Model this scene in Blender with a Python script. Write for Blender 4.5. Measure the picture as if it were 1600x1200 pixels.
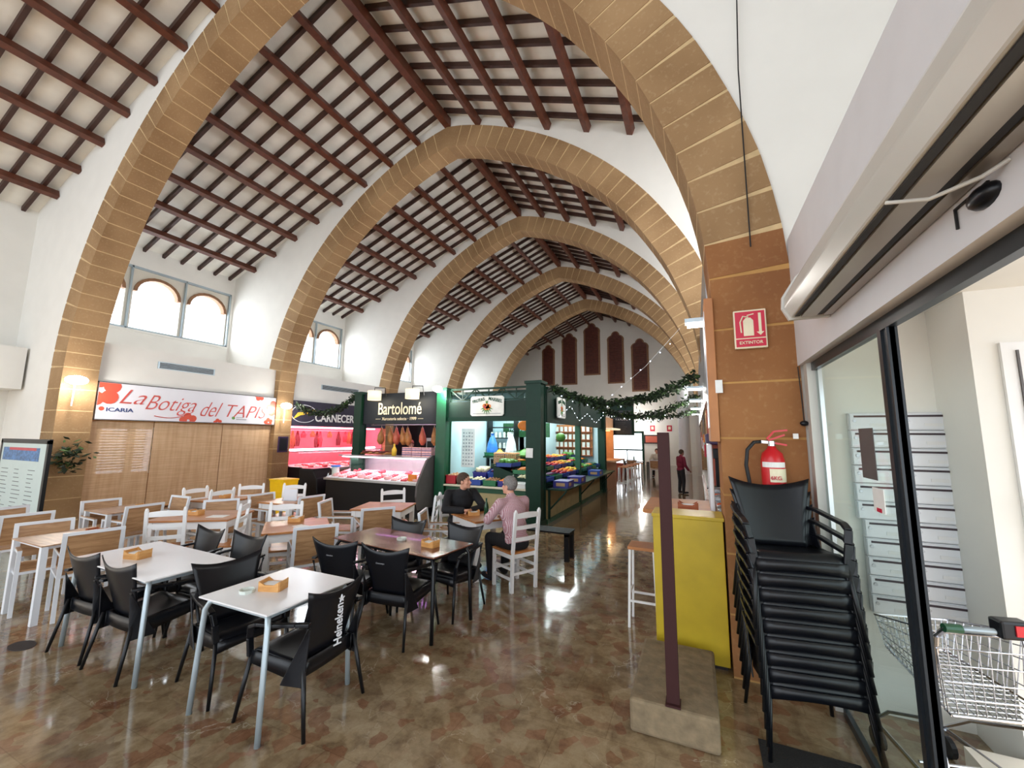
import bpy, math, random
from math import sin, cos, pi, radians, sqrt, atan2, hypot
from mathutils import Vector, Matrix, Euler
random.seed(7)
for o in list(bpy.data.objects): bpy.data.objects.remove(o)
SC = bpy.context.scene
COL = SC.collection

# ------------------------------------------------------------------ camera
CAM_H = 1.87
cam_d = bpy.data.cameras.new('camera'); cam = bpy.data.objects.new('camera', cam_d); COL.objects.link(cam)
cam_d.sensor_width = 36.0; cam_d.lens = 634.0 / 1600 * 36; cam_d.clip_end = 200; cam_d.clip_start = 0.05
_p, _y, _r = 0.12818, 0.42349, 0.0088
_fw = Vector((-sin(_y)*cos(_p), cos(_y)*cos(_p), sin(_p))); _rt = Vector((cos(_y), sin(_y), 0)); _up = _rt.cross(_fw)
_rt2 = _rt*cos(_r) + _up*sin(_r); _up2 = _up*cos(_r) - _rt*sin(_r)
cam.matrix_world = Matrix(((_rt2.x, _up2.x, -_fw.x, 0), (_rt2.y, _up2.y, -_fw.y, 0), (_rt2.z, _up2.z, -_fw.z, CAM_H), (0, 0, 0, 1)))
SC.camera = cam
# ------------------------------------------------------------------ world, daylight, exposure
SC.view_settings.view_transform = 'Standard'; SC.view_settings.look = 'None'
SC.view_settings.gamma = 1.0; SC.view_settings.use_curve_mapping = False
SC.view_settings.exposure = 0.5
try:
    SC.cycles.use_denoising = True
    SC.cycles.max_bounces = 8; SC.cycles.diffuse_bounces = 5; SC.cycles.glossy_bounces = 4
    SC.cycles.transparent_max_bounces = 12; SC.cycles.sample_clamp_indirect = 6.0; SC.cycles.caustics_reflective = False
except Exception: pass
W = bpy.data.worlds.new('sky'); SC.world = W; W.use_nodes = True
_nt = W.node_tree; _bg = _nt.nodes['Background']
_bg.inputs['Color'].default_value = (0.86, 0.93, 1.0, 1); _bg.inputs['Strength'].default_value = 2.3
def area(name, loc, rot, sx, sy, power, col=(1, 1, 1)):
    l = bpy.data.lights.new(name, 'AREA'); l.shape = 'RECTANGLE'; l.size = sx; l.size_y = sy; l.energy = power; l.color = col
    o = bpy.data.objects.new(name, l); COL.objects.link(o); o.location = loc; o.rotation_euler = rot; return o
def point(name, loc, power, col=(1, .95, .88), r=.08):
    l = bpy.data.lights.new(name, 'POINT'); l.energy = power; l.color = col; l.shadow_soft_size = r
    o = bpy.data.objects.new(name, l); COL.objects.link(o); o.location = loc; return o
_s = bpy.data.lights.new('sun', 'SUN'); _s.energy = 7.0; _s.angle = 0.01; _s.color = (1, .95, .86)
_so = bpy.data.objects.new('sun', _s); COL.objects.link(_so)
_so.rotation_euler = Vector((-0.45, 0.58, -0.68)).to_track_quat('-Z', 'Y').to_euler()
for _i, _yc in enumerate((1.3, 6.9, 12.1, 17.3, 22.5)):   # daylight behind the high side windows
    area('window_daylight', (-15.75, _yc, 6.0), (0, radians(-90), 0), 2.0, 3.2, 125, (.88, .94, 1))

for _yc in (6.62, 11.72, 16.97, 22.17):   # added fill lamps outside invented openings in the unseen right wall
    area('window_daylight', (3.75, _yc, 6.0), (0, radians(90), 0), 2.0, 3.8, 190, (.95, .97, 1))
# ------------------------------------------------------------------ materials
M = {}
def L(c):  # sRGB 0-255 -> linear
    return tuple(((v/255/12.92) if v/255 <= .04045 else ((v/255+.055)/1.055)**2.4) for v in c) + (1,)
def mat(name, col, rough=.5, metal=0, var=.08, scale=6, bump=0, emit=0, ecol=None, spec=.5, coat=0):
    m = bpy.data.materials.new(name); m.use_nodes = True; nt = m.node_tree; b = nt.nodes['Principled BSDF']
    c = L(col); b.inputs['Roughness'].default_value = rough; b.inputs['Metallic'].default_value = metal
    b.inputs['Specular IOR Level'].default_value = spec; b.inputs['Coat Weight'].default_value = coat
    tc = nt.nodes.new('ShaderNodeTexCoord'); n = nt.nodes.new('ShaderNodeTexNoise'); n.inputs['Scale'].default_value = scale; n.inputs['Detail'].default_value = 5
    nt.links.new(tc.outputs['Object'], n.inputs['Vector'])
    r = nt.nodes.new('ShaderNodeValToRGB'); r.color_ramp.elements[0].position = .3; r.color_ramp.elements[1].position = .7
    r.color_ramp.elements[0].color = tuple(v*(1-var) for v in c[:3])+(1,); r.color_ramp.elements[1].color = tuple(min(1, v*(1+var)) for v in c[:3])+(1,)
    nt.links.new(n.outputs['Fac'], r.inputs['Fac']); nt.links.new(r.outputs['Color'], b.inputs['Base Color'])
    if bump:
        bp = nt.nodes.new('ShaderNodeBump'); bp.inputs['Strength'].default_value = bump; bp.inputs['Distance'].default_value = .02
        nt.links.new(n.outputs['Fac'], bp.inputs['Height']); nt.links.new(bp.outputs['Normal'], b.inputs['Normal'])
    if emit:
        b.inputs['Emission Color'].default_value = L(ecol or col); b.inputs['Emission Strength'].default_value = emit
    M[name] = m; return m
def wood(name, c1, c2, rough=.45, scale=(1, 12, 12), coat=0):
    m = bpy.data.materials.new(name); m.use_nodes = True; nt = m.node_tree; b = nt.nodes['Principled BSDF']
    tc = nt.nodes.new('ShaderNodeTexCoord'); mp = nt.nodes.new('ShaderNodeMapping'); mp.inputs['Scale'].default_value = scale
    n = nt.nodes.new('ShaderNodeTexNoise'); n.inputs['Scale'].default_value = 2.2; n.inputs['Detail'].default_value = 8; n.inputs['Distortion'].default_value = .6
    r = nt.nodes.new('ShaderNodeValToRGB'); r.color_ramp.elements[0].position = .35; r.color_ramp.elements[1].position = .65
    r.color_ramp.elements[0].color = L(c1); r.color_ramp.elements[1].color = L(c2)
    nt.links.new(tc.outputs['Object'], mp.inputs['Vector']); nt.links.new(mp.outputs['Vector'], n.inputs['Vector'])
    nt.links.new(n.outputs['Fac'], r.inputs['Fac']); nt.links.new(r.outputs['Color'], b.inputs['Base Color'])
    b.inputs['Roughness'].default_value = rough; b.inputs['Coat Weight'].default_value = coat
    M[name] = m; return m
def glass(name, tint=(1, 1, 1), refl=.10, alpha=.0):
    m = bpy.data.materials.new(name); m.use_nodes = True; nt = m.node_tree; nt.nodes.clear()
    out = nt.nodes.new('ShaderNodeOutputMaterial'); mx = nt.nodes.new('ShaderNodeMixShader'); t = nt.nodes.new('ShaderNodeBsdfTransparent'); g = nt.nodes.new('ShaderNodeBsdfGlossy')
    t.inputs['Color'].default_value = (*tint, 1); g.inputs['Roughness'].default_value = .02; fr = nt.nodes.new('ShaderNodeLayerWeight'); pw = nt.nodes.new('ShaderNodeMath'); pw.operation = 'POWER'; pw.inputs[1].default_value = 3.5; ma = nt.nodes.new('ShaderNodeMath'); ma.operation = 'MULTIPLY_ADD'; ma.inputs[1].default_value = refl*3; ma.inputs[2].default_value = .02
    nt.links.new(fr.outputs['Facing'], pw.inputs[0]); nt.links.new(pw.outputs[0], ma.inputs[0]); nt.links.new(ma.outputs[0], mx.inputs['Fac']); nt.links.new(t.outputs[0], mx.inputs[1]); nt.links.new(g.outputs[0], mx.inputs[2])
    nt.links.new(mx.outputs[0], out.inputs['Surface']); M[name] = m; return m
def emis(name, col, s):
    m = bpy.data.materials.new(name); m.use_nodes = True; nt = m.node_tree; nt.nodes.clear()
    out = nt.nodes.new('ShaderNodeOutputMaterial'); e = nt.nodes.new('ShaderNodeEmission'); e.inputs['Color'].default_value = L(col); e.inputs['Strength'].default_value = s
    nt.links.new(e.outputs[0], out.inputs['Surface']); M[name] = m; return m

mat('plaster', (236, 234, 228), .85, var=.02, scale=2.5, bump=.12)
mat('plaster_warm', (226, 219, 205), .85, var=.03, scale=2)
mat('mortar', (208, 180, 136), .9, var=.12, scale=9, bump=.3)
mat('purlin_wood', (92, 48, 32), .45, var=.3, scale=8)
mat('rafter_wood', (62, 36, 28), .55, var=.25, scale=8)
mat('ceiling_board', (240, 237, 228), .8, var=.05, scale=3)
mat('black_plastic', (15, 17, 23), .32, var=.06, scale=30, bump=.02, spec=.38)
mat('black_metal', (18, 20, 24), .35, metal=.3, var=.05)
mat('white_paint', (236, 236, 236), .4, var=.02)
mat('white_metal', (222, 226, 232), .35, var=.02)
mat('grey_metal', (172, 186, 194), .35, metal=.4, var=.03)
mat('chrome', (200, 200, 205), .18, metal=1, var=.02)
mat('laminate_white', (226, 226, 228), .22, var=.015, scale=3)
mat('laminate_edge', (70, 30, 30), .5)
wood('dark_table_wood', (96, 58, 46), (136, 88, 70), .2, coat=.2)
wood('oak_panel', (152, 112, 76), (184, 144, 104), .4, (2, 2, 14))
wood('honey_wood', (160, 98, 48), (196, 132, 74), .35, (1.5, 14, 14))
wood('table_oak', (150, 108, 76), (186, 146, 108), .3, (1.5, 14, 14))
wood('holder_wood', (196, 138, 74), (222, 170, 106), .5, (3, 3, 20))
wood('holder_dark', (150, 76, 42), (176, 96, 56), .5, (3, 3, 20))
mat('paper', (240, 240, 238), .8)
mat('yellow_paint', (196, 168, 40), .4, var=.12, scale=4)
mat('yellow_bin', (244, 196, 10), .45)
mat('pole_brown', (60, 34, 34), .6, var=.05, spec=.2)
mat('concrete', (128, 112, 88), .9, var=.22, scale=14, bump=.5)
mat('red_paint', (204, 32, 40), .28, var=.03)
mat('sign_red', (205, 20, 60), .4, var=.02)
mat('sign_cream', (236, 226, 196), .5); mat('board_white', (240, 240, 232), .4); mat('booth_wood', (204, 158, 122), .5, var=.08)
mat('cool_panel', (224, 224, 228), .5, var=.02)
mat('rubber', (24, 24, 26), .6)
mat('kiosk_green', (16, 78, 50), .4, var=.12, scale=5)
mat('kiosk_dark', (14, 50, 36), .45, var=.08, spec=.25)
mat('fascia_green', (34, 56, 47), .5, var=.05, spec=.25)
mat('fascia_grey', (42, 46, 52), .6, var=.04, spec=.2)
mat('cream_panel', (178, 164, 120), .6, var=.1)
mat('cream_sill', (214, 206, 186), .5)
mat('bart_text', (238, 226, 196), .5)
mat('carn_fascia', (58, 54, 70), .55, var=.04, spec=.25)
mat('pink_wall', (236, 150, 160), .4, var=.03)
mat('steel', (178, 180, 184), .3, metal=.7, var=.04)
mat('dark_counter', (10, 8, 10), .55, spec=.3)
mat('sign_white', (232, 232, 240), .3, var=.01)
mat('sign_orange', (216, 76, 48), .4, var=.08, scale=9)
mat('sign_script', (204, 72, 62), .4)
mat('navy', (30, 56, 120), .5)
mat('vent_dark', (96, 92, 92), .5, metal=.4)
mat('leaf', (26, 44, 24), .6, var=.4, scale=14)
mat('leaf_light', (60, 92, 42), .6, var=.3, scale=14)
mat('ac_plastic', (206, 204, 198), .3, var=.02)
mat('ac_dark', (30, 28, 28), .6)
mat('ac_metal', (168, 160, 148), .28, metal=.5, var=.04)
mat('shade_cloth', (238, 230, 206), .8, emit=.5, ecol=(255, 236, 196))
mat('orange_wood', (180, 118, 68), .5, var=.12, scale=5)
mat('coral_panel', (186, 92, 72), .5, var=.06)
mat('purple', (70, 50, 88), .4)
mat('shutter', (96, 46, 34), .5, var=.25, scale=6)
mat('window_stone', (142, 104, 76), .8, var=.15, scale=8, bump=.3)
mat('skin', (216, 160, 134), .55, var=.05, scale=12)
mat('skin_dark', (150, 100, 82), .55, var=.05)
mat('hair_grey', (128, 124, 122), .8, var=.3, scale=60, bump=.4)
mat('hair_brown', (74, 56, 44), .8, var=.3, scale=60, bump=.4)
mat('hair_auburn', (120, 56, 40), .8, var=.25, scale=50, bump=.4)
mat('cloth_black', (22, 22, 26), .85, var=.2, scale=20)
mat('cloth_dark', (30, 28, 32), .9, var=.15)
mat('cloth_burgundy', (116, 24, 50), .85, var=.1)
mat('cloth_white', (220, 222, 228), .9)
mat('cloth_navy', (30, 40, 70), .9)
mat('tv_board', (34, 36, 42), .4)
mat('menu_paper', (196, 212, 210), .35, var=.02)
mat('map_blue', (76, 118, 168), .4, var=.5, scale=22)
mat('map_red', (196, 70, 80), .4)
mat('ink', (90, 96, 100), .6)
mat('mat_black', (24, 22, 22), .95, var=.3, scale=90, bump=.8)
mat('drain', (48, 40, 38), .6)
mat('crate_blue', (30, 66, 150), .4); mat('crate_green', (30, 110, 66), .4); mat('crate_red', (176, 24, 40), .4); mat('crate_navy', (44, 40, 130), .4)
mat('foam_white', (236, 238, 238), .6); mat('card', (186, 150, 110), .8)
mat('p_orange', (232, 130, 40), .45, var=.1); mat('p_red', (178, 34, 40), .3, var=.15); mat('p_green', (86, 142, 56), .4, var=.25, scale=20)
mat('p_dkgreen', (28, 84, 44), .5, var=.3, scale=20); mat('p_yellow', (232, 190, 60), .4, var=.1); mat('p_cream', (226, 216, 180), .5, var=.1, scale=20)
mat('p_purple', (86, 40, 84), .35, var=.2); mat('p_brown', (150, 104, 66), .6, var=.2, scale=20); mat('p_potato', (198, 152, 112), .6, var=.15)
mat('meat', (210, 70, 80), .35, var=.35, scale=18); mat('meat_pale', (240, 178, 176), .4, var=.2, scale=16); mat('sausage', (96, 26, 24), .35, var=.2)
mat('ham', (176, 116, 60), .45, var=.3, scale=9); mat('ham_cut', (196, 96, 70), .4, var=.15)
mat('egg_tray', (196, 160, 116), .9); mat('egg', (212, 158, 116), .5)
mat('jar_glass', (206, 214, 206), .2); mat('fish', (172, 178, 186), .25, metal=.3, var=.3, scale=30); mat('shrimp', (222, 100, 60), .4, var=.2, scale=30)
mat('ice', (236, 242, 248), .3, var=.05, bump=.5, scale=30)
mat('cyan_wall', (196, 226, 232), .5, var=.02)
mat('bag_white', (232, 238, 250), .4); mat('bag_blue', (50, 120, 210), .4, var=.25, scale=8)
mat('bottle_green', (20, 70, 40), .15)
mat('mailbox_paint', (222, 224, 230), .35, metal=.1, var=.02); mat('slot_dark', (58, 44, 52), .5)
mat('door_dark', (38, 44, 50), .35, metal=.3); mat('black_brown', (40, 30, 30), .5)
emis('lamp_white', (255, 252, 244), 14); emis('lamp_pink', (255, 110, 150), 7); emis('lamp_pink2', (255, 190, 215), 8); emis('lamp_violet', (225, 150, 250), 6); emis('fairy', (225, 235, 255), 8)
emis('lamp_amber', (255, 200, 120), 2.5)
glass('glass'); glass('glass_green', (.90, .96, .94))

def stone_mat(name, a, b, c):
    m = mat(name, a, .85, var=.12, scale=5, bump=.5); nt = m.node_tree; bs = nt.nodes['Principled BSDF']
    n = nt.nodes.new('ShaderNodeTexNoise'); n.inputs['Scale'].default_value = .9; n.inputs['Detail'].default_value = 3
    n2 = nt.nodes.new('ShaderNodeTexNoise'); n2.inputs['Scale'].default_value = 26; n2.inputs['Detail'].default_value = 6
    geo = nt.nodes.new('ShaderNodeNewGeometry'); nt.links.new(geo.outputs['Position'], n.inputs['Vector']); nt.links.new(geo.outputs['Position'], n2.inputs['Vector'])
    r = nt.nodes.new('ShaderNodeValToRGB'); r.color_ramp.elements[0].position = .35; r.color_ramp.elements[1].position = .65
    r.color_ramp.elements[0].color = L(a); r.color_ramp.elements[1].color = L(b)
    r2 = nt.nodes.new('ShaderNodeValToRGB'); r2.color_ramp.elements[0].position = .55; r2.color_ramp.elements[1].position = .8; r2.color_ramp.elements[0].color = (0, 0, 0, 1); r2.color_ramp.elements[1].color = (.35, .35, .35, 1)
    mx = nt.nodes.new('ShaderNodeMixRGB'); mx.inputs['Color2'].default_value = L(c)
    nt.links.new(n.outputs['Fac'], r.inputs['Fac']); nt.links.new(n2.outputs['Fac'], r2.inputs['Fac'])
    nt.links.new(r2.outputs['Color'], mx.inputs['Fac']); nt.links.new(r.outputs['Color'], mx.inputs['Color1']); nt.links.new(mx.outputs['Color'], bs.inputs['Base Color'])
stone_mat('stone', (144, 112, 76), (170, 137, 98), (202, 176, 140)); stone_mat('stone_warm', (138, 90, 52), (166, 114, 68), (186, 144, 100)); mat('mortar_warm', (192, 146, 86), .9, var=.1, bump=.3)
def floor_mat():
    m = bpy.data.materials.new('marble_floor'); m.use_nodes = True; nt = m.node_tree; b = nt.nodes['Principled BSDF']; N = nt.nodes.new; K = nt.links.new
    geo = N('ShaderNodeNewGeometry'); P = geo.outputs['Position']
    dn = N('ShaderNodeTexNoise'); dn.inputs['Scale'].default_value = 6; dn.inputs['Detail'].default_value = 4; K(P, dn.inputs['Vector'])
    ad = N('ShaderNodeMixRGB'); ad.blend_type = 'ADD'; ad.inputs['Fac'].default_value = .10; K(P, ad.inputs['Color1']); K(dn.outputs['Color'], ad.inputs['Color2'])
    def ramp(src, stops, const=False):
        r = N('ShaderNodeValToRGB'); e = r.color_ramp.elements; e[0].position, e[0].color = stops[0][0], L(stops[0][1]); e[1].position, e[1].color = stops[-1][0], L(stops[-1][1])
        for p, c in stops[1:-1]: q = e.new(p); q.color = L(c)
        if const: r.color_ramp.interpolation = 'CONSTANT'
        K(src, r.inputs['Fac']); return r.outputs['Color']
    def vor(sc):
        v = N('ShaderNodeTexVoronoi'); v.inputs['Scale'].default_value = sc; K(ad.outputs['Color'], v.inputs['Vector']); sp = N('ShaderNodeSeparateColor'); K(v.outputs['Color'], sp.inputs['Color']); return sp.outputs['Red'], sp.outputs['Green']
    def mix(f, a_, b_, mode='MIX'):
        x = N('ShaderNodeMixRGB'); x.blend_type = mode
        if isinstance(f, float): x.inputs['Fac'].default_value = f
        else: K(f, x.inputs['Fac'])
        K(a_, x.inputs['Color1']); K(b_, x.inputs['Color2']); return x.outputs['Color']
    r1, g1 = vor(2.6); r2, g2 = vor(11)
    big = ramp(r1, [(0, (148, 130, 104)), (.3, (168, 150, 122)), (.55, (132, 114, 90)), (.8, (178, 162, 134)), (1, (142, 122, 96))])
    small = ramp(r2, [(0, (134, 114, 88)), (.35, (176, 158, 128)), (.6, (150, 130, 100)), (1, (186, 170, 142))])
    c = mix(.42, big, small)
    cl = N('ShaderNodeTexNoise'); cl.inputs['Scale'].default_value = .9; cl.inputs['Detail'].default_value = 2; K(P, cl.inputs['Vector'])
    su = N('ShaderNodeMath'); su.operation = 'ADD'; K(cl.outputs['Fac'], su.inputs[0]); K(g2, su.inputs[1])
    rm = N('ShaderNodeMapRange'); rm.inputs['From Min'].default_value = 1.18; rm.inputs['From Max'].default_value = 1.36; rm.inputs['To Max'].default_value = .48; K(su.outputs[0], rm.inputs['Value'])
    rc = N('ShaderNodeRGB'); rc.outputs[0].default_value = L((138, 76, 54)); c = mix(rm.outputs['Result'], c, rc.outputs[0])
    n = N('ShaderNodeTexNoise'); n.inputs['Scale'].default_value = 5; n.inputs['Detail'].default_value = 12; n.inputs['Roughness'].default_value = .72; K(P, n.inputs['Vector'])
    c = mix(.75, c, ramp(n.outputs['Fac'], [(.36, (158, 140, 124)), (.5, (226, 218, 206)), (.62, (255, 255, 252))]), 'MULTIPLY')
    n3 = N('ShaderNodeTexNoise'); n3.inputs['Scale'].default_value = 3.4; n3.inputs['Detail'].default_value = 7; n3.inputs['Distortion'].default_value = .5; K(P, n3.inputs['Vector'])
    r3 = N('ShaderNodeValToRGB'); e = r3.color_ramp.elements; e[0].position = .492; e[0].color = (0, 0, 0, 1); e[1].position = .508; e[1].color = (0, 0, 0, 1); q = e.new(.5); q.color = (.5, .5, .5, 1); K(n3.outputs['Fac'], r3.inputs['Fac'])
    n4 = N('ShaderNodeTexNoise'); n4.inputs['Scale'].default_value = 2.2; K(P, n4.inputs['Vector']); gm = N('ShaderNodeMapRange'); gm.inputs['From Min'].default_value = .52; gm.inputs['From Max'].default_value = .62; K(n4.outputs['Fac'], gm.inputs['Value'])
    vf = N('ShaderNodeMath'); vf.operation = 'MULTIPLY'; K(r3.outputs['Color'], vf.inputs[0]); K(gm.outputs['Result'], vf.inputs[1]); vc = N('ShaderNodeRGB'); vc.outputs[0].default_value = L((222, 212, 194)); c = mix(vf.outputs[0], c, vc.outputs[0])
    br = N('ShaderNodeTexBrick'); br.inputs['Scale'].default_value = 1.0; br.inputs['Brick Width'].default_value = .6; br.inputs['Row Height'].default_value = .4; br.inputs['Mortar Size'].default_value = .003
    br.inputs['Color1'].default_value = (1, 1, 1, 1); br.inputs['Color2'].default_value = (.86, .84, .82, 1); br.inputs['Mortar'].default_value = (.6, .55, .5, 1); K(P, br.inputs['Vector']); c = mix(.55, c, br.outputs['Color'], 'MULTIPLY')
    K(c, b.inputs['Base Color'])
    rr = N('ShaderNodeMapRange'); rr.inputs['To Min'].default_value = .05; rr.inputs['To Max'].default_value = .18; K(n.outputs['Fac'], rr.inputs['Value']); K(rr.outputs['Result'], b.inputs['Roughness'])
    nb = N('ShaderNodeTexNoise'); nb.inputs['Scale'].default_value = 3.5; K(P, nb.inputs['Vector']); bp = N('ShaderNodeBump'); bp.inputs['Strength'].default_value = .10; bp.inputs['Distance'].default_value = .03; K(nb.outputs['Fac'], bp.inputs['Height']); K(bp.outputs['Normal'], b.inputs['Normal'])
    b.inputs['Specular IOR Level'].default_value = .75; b.inputs['Coat Weight'].default_value = .35; b.inputs['Coat Roughness'].default_value = .05
    M['marble_floor'] = m
floor_mat()
def blind_mat():
    m = mat('bamboo', (190, 148, 104), .7, var=.1, scale=3); nt = m.node_tree; b = nt.nodes['Principled BSDF']; N = nt.nodes.new; K = nt.links.new
    geo = N('ShaderNodeNewGeometry'); cols = []
    for sc, c0, c1, p0, p1 in (((1, 1.0, 40), (214, 178, 138), (230, 196, 158), .35, .65), ((1, 10, .6), (240, 234, 228), (255, 255, 255), .35, .6)):
        mp = N('ShaderNodeMapping'); mp.inputs['Scale'].default_value = sc; K(geo.outputs['Position'], mp.inputs['Vector']); n = N('ShaderNodeTexNoise'); n.inputs['Scale'].default_value = 1.5; n.inputs['Detail'].default_value = 3; K(mp.outputs['Vector'], n.inputs['Vector'])
        r = N('ShaderNodeValToRGB'); r.color_ramp.elements[0].position = p0; r.color_ramp.elements[1].position = p1; r.color_ramp.elements[0].color = L(c0); r.color_ramp.elements[1].color = L(c1); K(n.outputs['Fac'], r.inputs['Fac']); cols.append(r)
    mx = N('ShaderNodeMixRGB'); mx.blend_type = 'MULTIPLY'; mx.inputs['Fac'].default_value = 1; K(cols[0].outputs['Color'], mx.inputs['Color1']); K(cols[1].outputs['Color'], mx.inputs['Color2']); K(mx.outputs['Color'], b.inputs['Base Color'])
    b.inputs['Alpha'].default_value = .86
blind_mat()
def check_mat():
    m = mat('shirt_check', (176, 120, 128), .9); nt = m.node_tree; b = nt.nodes['Principled BSDF']
    tc = nt.nodes.new('ShaderNodeTexCoord'); sp = nt.nodes.new('ShaderNodeSeparateXYZ'); nt.links.new(tc.outputs['Object'], sp.inputs[0])
    outs = []
    for ax in (0, 2):
        mu = nt.nodes.new('ShaderNodeMath'); mu.operation = 'MULTIPLY'; mu.inputs[1].default_value = 60; nt.links.new(sp.outputs[ax], mu.inputs[0])
        fr = nt.nodes.new('ShaderNodeMath'); fr.operation = 'FRACT'; nt.links.new(mu.outputs[0], fr.inputs[0])
        g = nt.nodes.new('ShaderNodeMath'); g.operation = 'GREATER_THAN'; g.inputs[1].default_value = .62; nt.links.new(fr.outputs[0], g.inputs[0]); outs.append(g)
    a = nt.nodes.new('ShaderNodeMath'); a.operation = 'MAXIMUM'; nt.links.new(outs[0].outputs[0], a.inputs[0]); nt.links.new(outs[1].outputs[0], a.inputs[1])
    mx = nt.nodes.new('ShaderNodeMixRGB'); mx.inputs['Color1'].default_value = L((150, 78, 92)); mx.inputs['Color2'].default_value = L((206, 180, 184)); nt.links.new(a.outputs[0], mx.inputs['Fac']); nt.links.new(mx.outputs['Color'], b.inputs['Base Color'])
check_mat()

# ------------------------------------------------------------------ mesh helpers
class MB:
    def __init__(s): s.v = []; s.f = []; s.mi = []; s.m = 0
    def add(s, vs, fs):
        n = len(s.v); s.v += [tuple(v) for v in vs]; s.f += [tuple(i+n for i in f) for f in fs]; s.mi += [s.m]*len(fs); return s
    def hexa(s, p):  # 8 points: bottom 4 ccw, top 4
        return s.add(p, [(3, 2, 1, 0), (4, 5, 6, 7), (0, 1, 5, 4), (1, 2, 6, 5), (2, 3, 7, 6), (3, 0, 4, 7)])
    def box(s, a, b):
        (x0, y0, z0), (x1, y1, z1) = a, b
        x0, x1 = min(x0, x1), max(x0, x1); y0, y1 = min(y0, y1), max(y0, y1); z0, z1 = min(z0, z1), max(z0, z1)
        return s.hexa([(x0, y0, z0), (x1, y0, z0), (x1, y1, z0), (x0, y1, z0), (x0, y0, z1), (x1, y0, z1), (x1, y1, z1), (x0, y1, z1)])
    def bar(s, p, q, w, h, up=(0, 0, 1)):  # rectangular bar from p to q
        p, q, up = Vector(p), Vector(q), Vector(up); d = (q-p).normalized()
        if abs(d.dot(up)) > .97: up = Vector((0, 1, 0)) if abs(d.y) < .9 else Vector((1, 0, 0))
        r = d.cross(up).normalized(); u = r.cross(d).normalized()
        c = [(-w/2, -h/2), (w/2, -h/2), (w/2, h/2), (-w/2, h/2)]
        return s.hexa([p+r*a+u*b for a, b in c]+[q+r*a+u*b for a, b in c])
    def tube(s, pts, r, n=8, cap=True):
        pts = [Vector(p) for p in pts]; rs = r if isinstance(r, (list, tuple)) else [r]*len(pts); vs = []; fs = []
        d0 = (pts[1]-pts[0]).normalized(); a = Vector((0, 0, 1)) if abs(d0.z) < .9 else Vector((1, 0, 0)); u = d0.cross(a).normalized()
        for i, p in enumerate(pts):
            d = (pts[min(i+1, len(pts)-1)]-pts[max(i-1, 0)]).normalized(); u = (u-d*u.dot(d)).normalized(); w = d.cross(u)
            for k in range(n): t = 2*pi*k/n; vs.append(p+(u*cos(t)+w*sin(t))*rs[i])
        for i in range(len(pts)-1):
            for k in range(n): fs.append((i*n+k, i*n+(k+1) % n, (i+1)*n+(k+1) % n, (i+1)*n+k))
        if cap: fs.append(tuple(range(n-1, -1, -1))); fs.append(tuple((len(pts)-1)*n+k for k in range(n)))
        return s.add(vs, fs)
    def lathe(s, prof, c=(0, 0, 0), n=16, axis='z'):
        vs = []; fs = []
        for r, z in prof:
            for k in range(n):
                t = 2*pi*k/n; a, b = r*cos(t), r*sin(t)
                vs.append((c[0]+a, c[1]+b, c[2]+z) if axis == 'z' else ((c[0]+z, c[1]+a, c[2]+b) if axis == 'x' else (c[0]+b, c[1]+z, c[2]+a)))
        for i in range(len(prof)-1):
            for k in range(n): fs.append((i*n+k, i*n+(k+1) % n, (i+1)*n+(k+1) % n, (i+1)*n+k))
        fs.append(tuple(range(n-1, -1, -1))); fs.append(tuple((len(prof)-1)*n+k for k in range(n)))
        return s.add(vs, fs)
    def ell(s, c, r, n=12, m=8, rot=None):
        c = Vector(c); r = r if isinstance(r, (tuple, list)) else (r, r, r); vs = []; fs = []
        for j in range(m+1):
            ph = -pi/2+pi*j/m
            for k in range(n):
                t = 2*pi*k/n; p = Vector((r[0]*cos(ph)*cos(t), r[1]*cos(ph)*sin(t), r[2]*sin(ph)))
                if rot is not None: p = rot @ p
                vs.append(c+p)
        for j in range(m):
            for k in range(n): fs.append((j*n+k, j*n+(k+1) % n, (j+1)*n+(k+1) % n, (j+1)*n+k))
        return s.add(vs, fs)
    def cap(s, p, q, r0, r1, n=12):  # tapered capsule
        s.tube([p, q], [r0, r1], n); s.ell(p, r0, n, 8); s.ell(q, r1, n, 8); return s
    def prism(s, poly, z0, z1, ax='z'):  # poly: 2D points ccw; ax = extrusion axis
        n = len(poly)
        def P(a, b, c): return {'z': (a, b, c), 'y': (a, c, b), 'x': (c, a, b)}[ax]
        vs = [P(a, b, z0) for a, b in poly]+[P(a, b, z1) for a, b in poly]
        fs = [tuple(range(n-1, -1, -1)), tuple(range(n, 2*n))]+[(i, (i+1) % n, (i+1) % n+n, i+n) for i in range(n)]
        return s.add(vs, fs)
    def sheet(s, fn, nu, nv, t=.006):  # thick surface from fn(u,v) with u,v in 0..1
        g = [[Vector(fn(i/nu, j/nv)) for j in range(nv+1)] for i in range(nu+1)]
        vs = []; W_ = nv+1
        nr = []
        for i in range(nu+1):
            for j in range(nv+1):
                a = g[min(i+1, nu)][j]-g[max(i-1, 0)][j]; b = g[i][min(j+1, nv)]-g[i][max(j-1, 0)]; nr.append(a.cross(b).normalized())
        flat = [g[i][j] for i in range(nu+1) for j in range(nv+1)]
        vs = [p+q*t/2 for p, q in zip(flat, nr)]+[p-q*t/2 for p, q in zip(flat, nr)]; o = len(flat); fs = []
        for i in range(nu):
            for j in range(nv):
                a, b, c, d = i*W_+j, (i+1)*W_+j, (i+1)*W_+j+1, i*W_+j+1; fs += [(a, b, c, d), (d+o, c+o, b+o, a+o)]
        for i in range(nu):
            a, b = i*W_, (i+1)*W_; fs.append((b, a, a+o, b+o)); a, b = i*W_+nv, (i+1)*W_+nv; fs.append((a, b, b+o, a+o))
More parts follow.
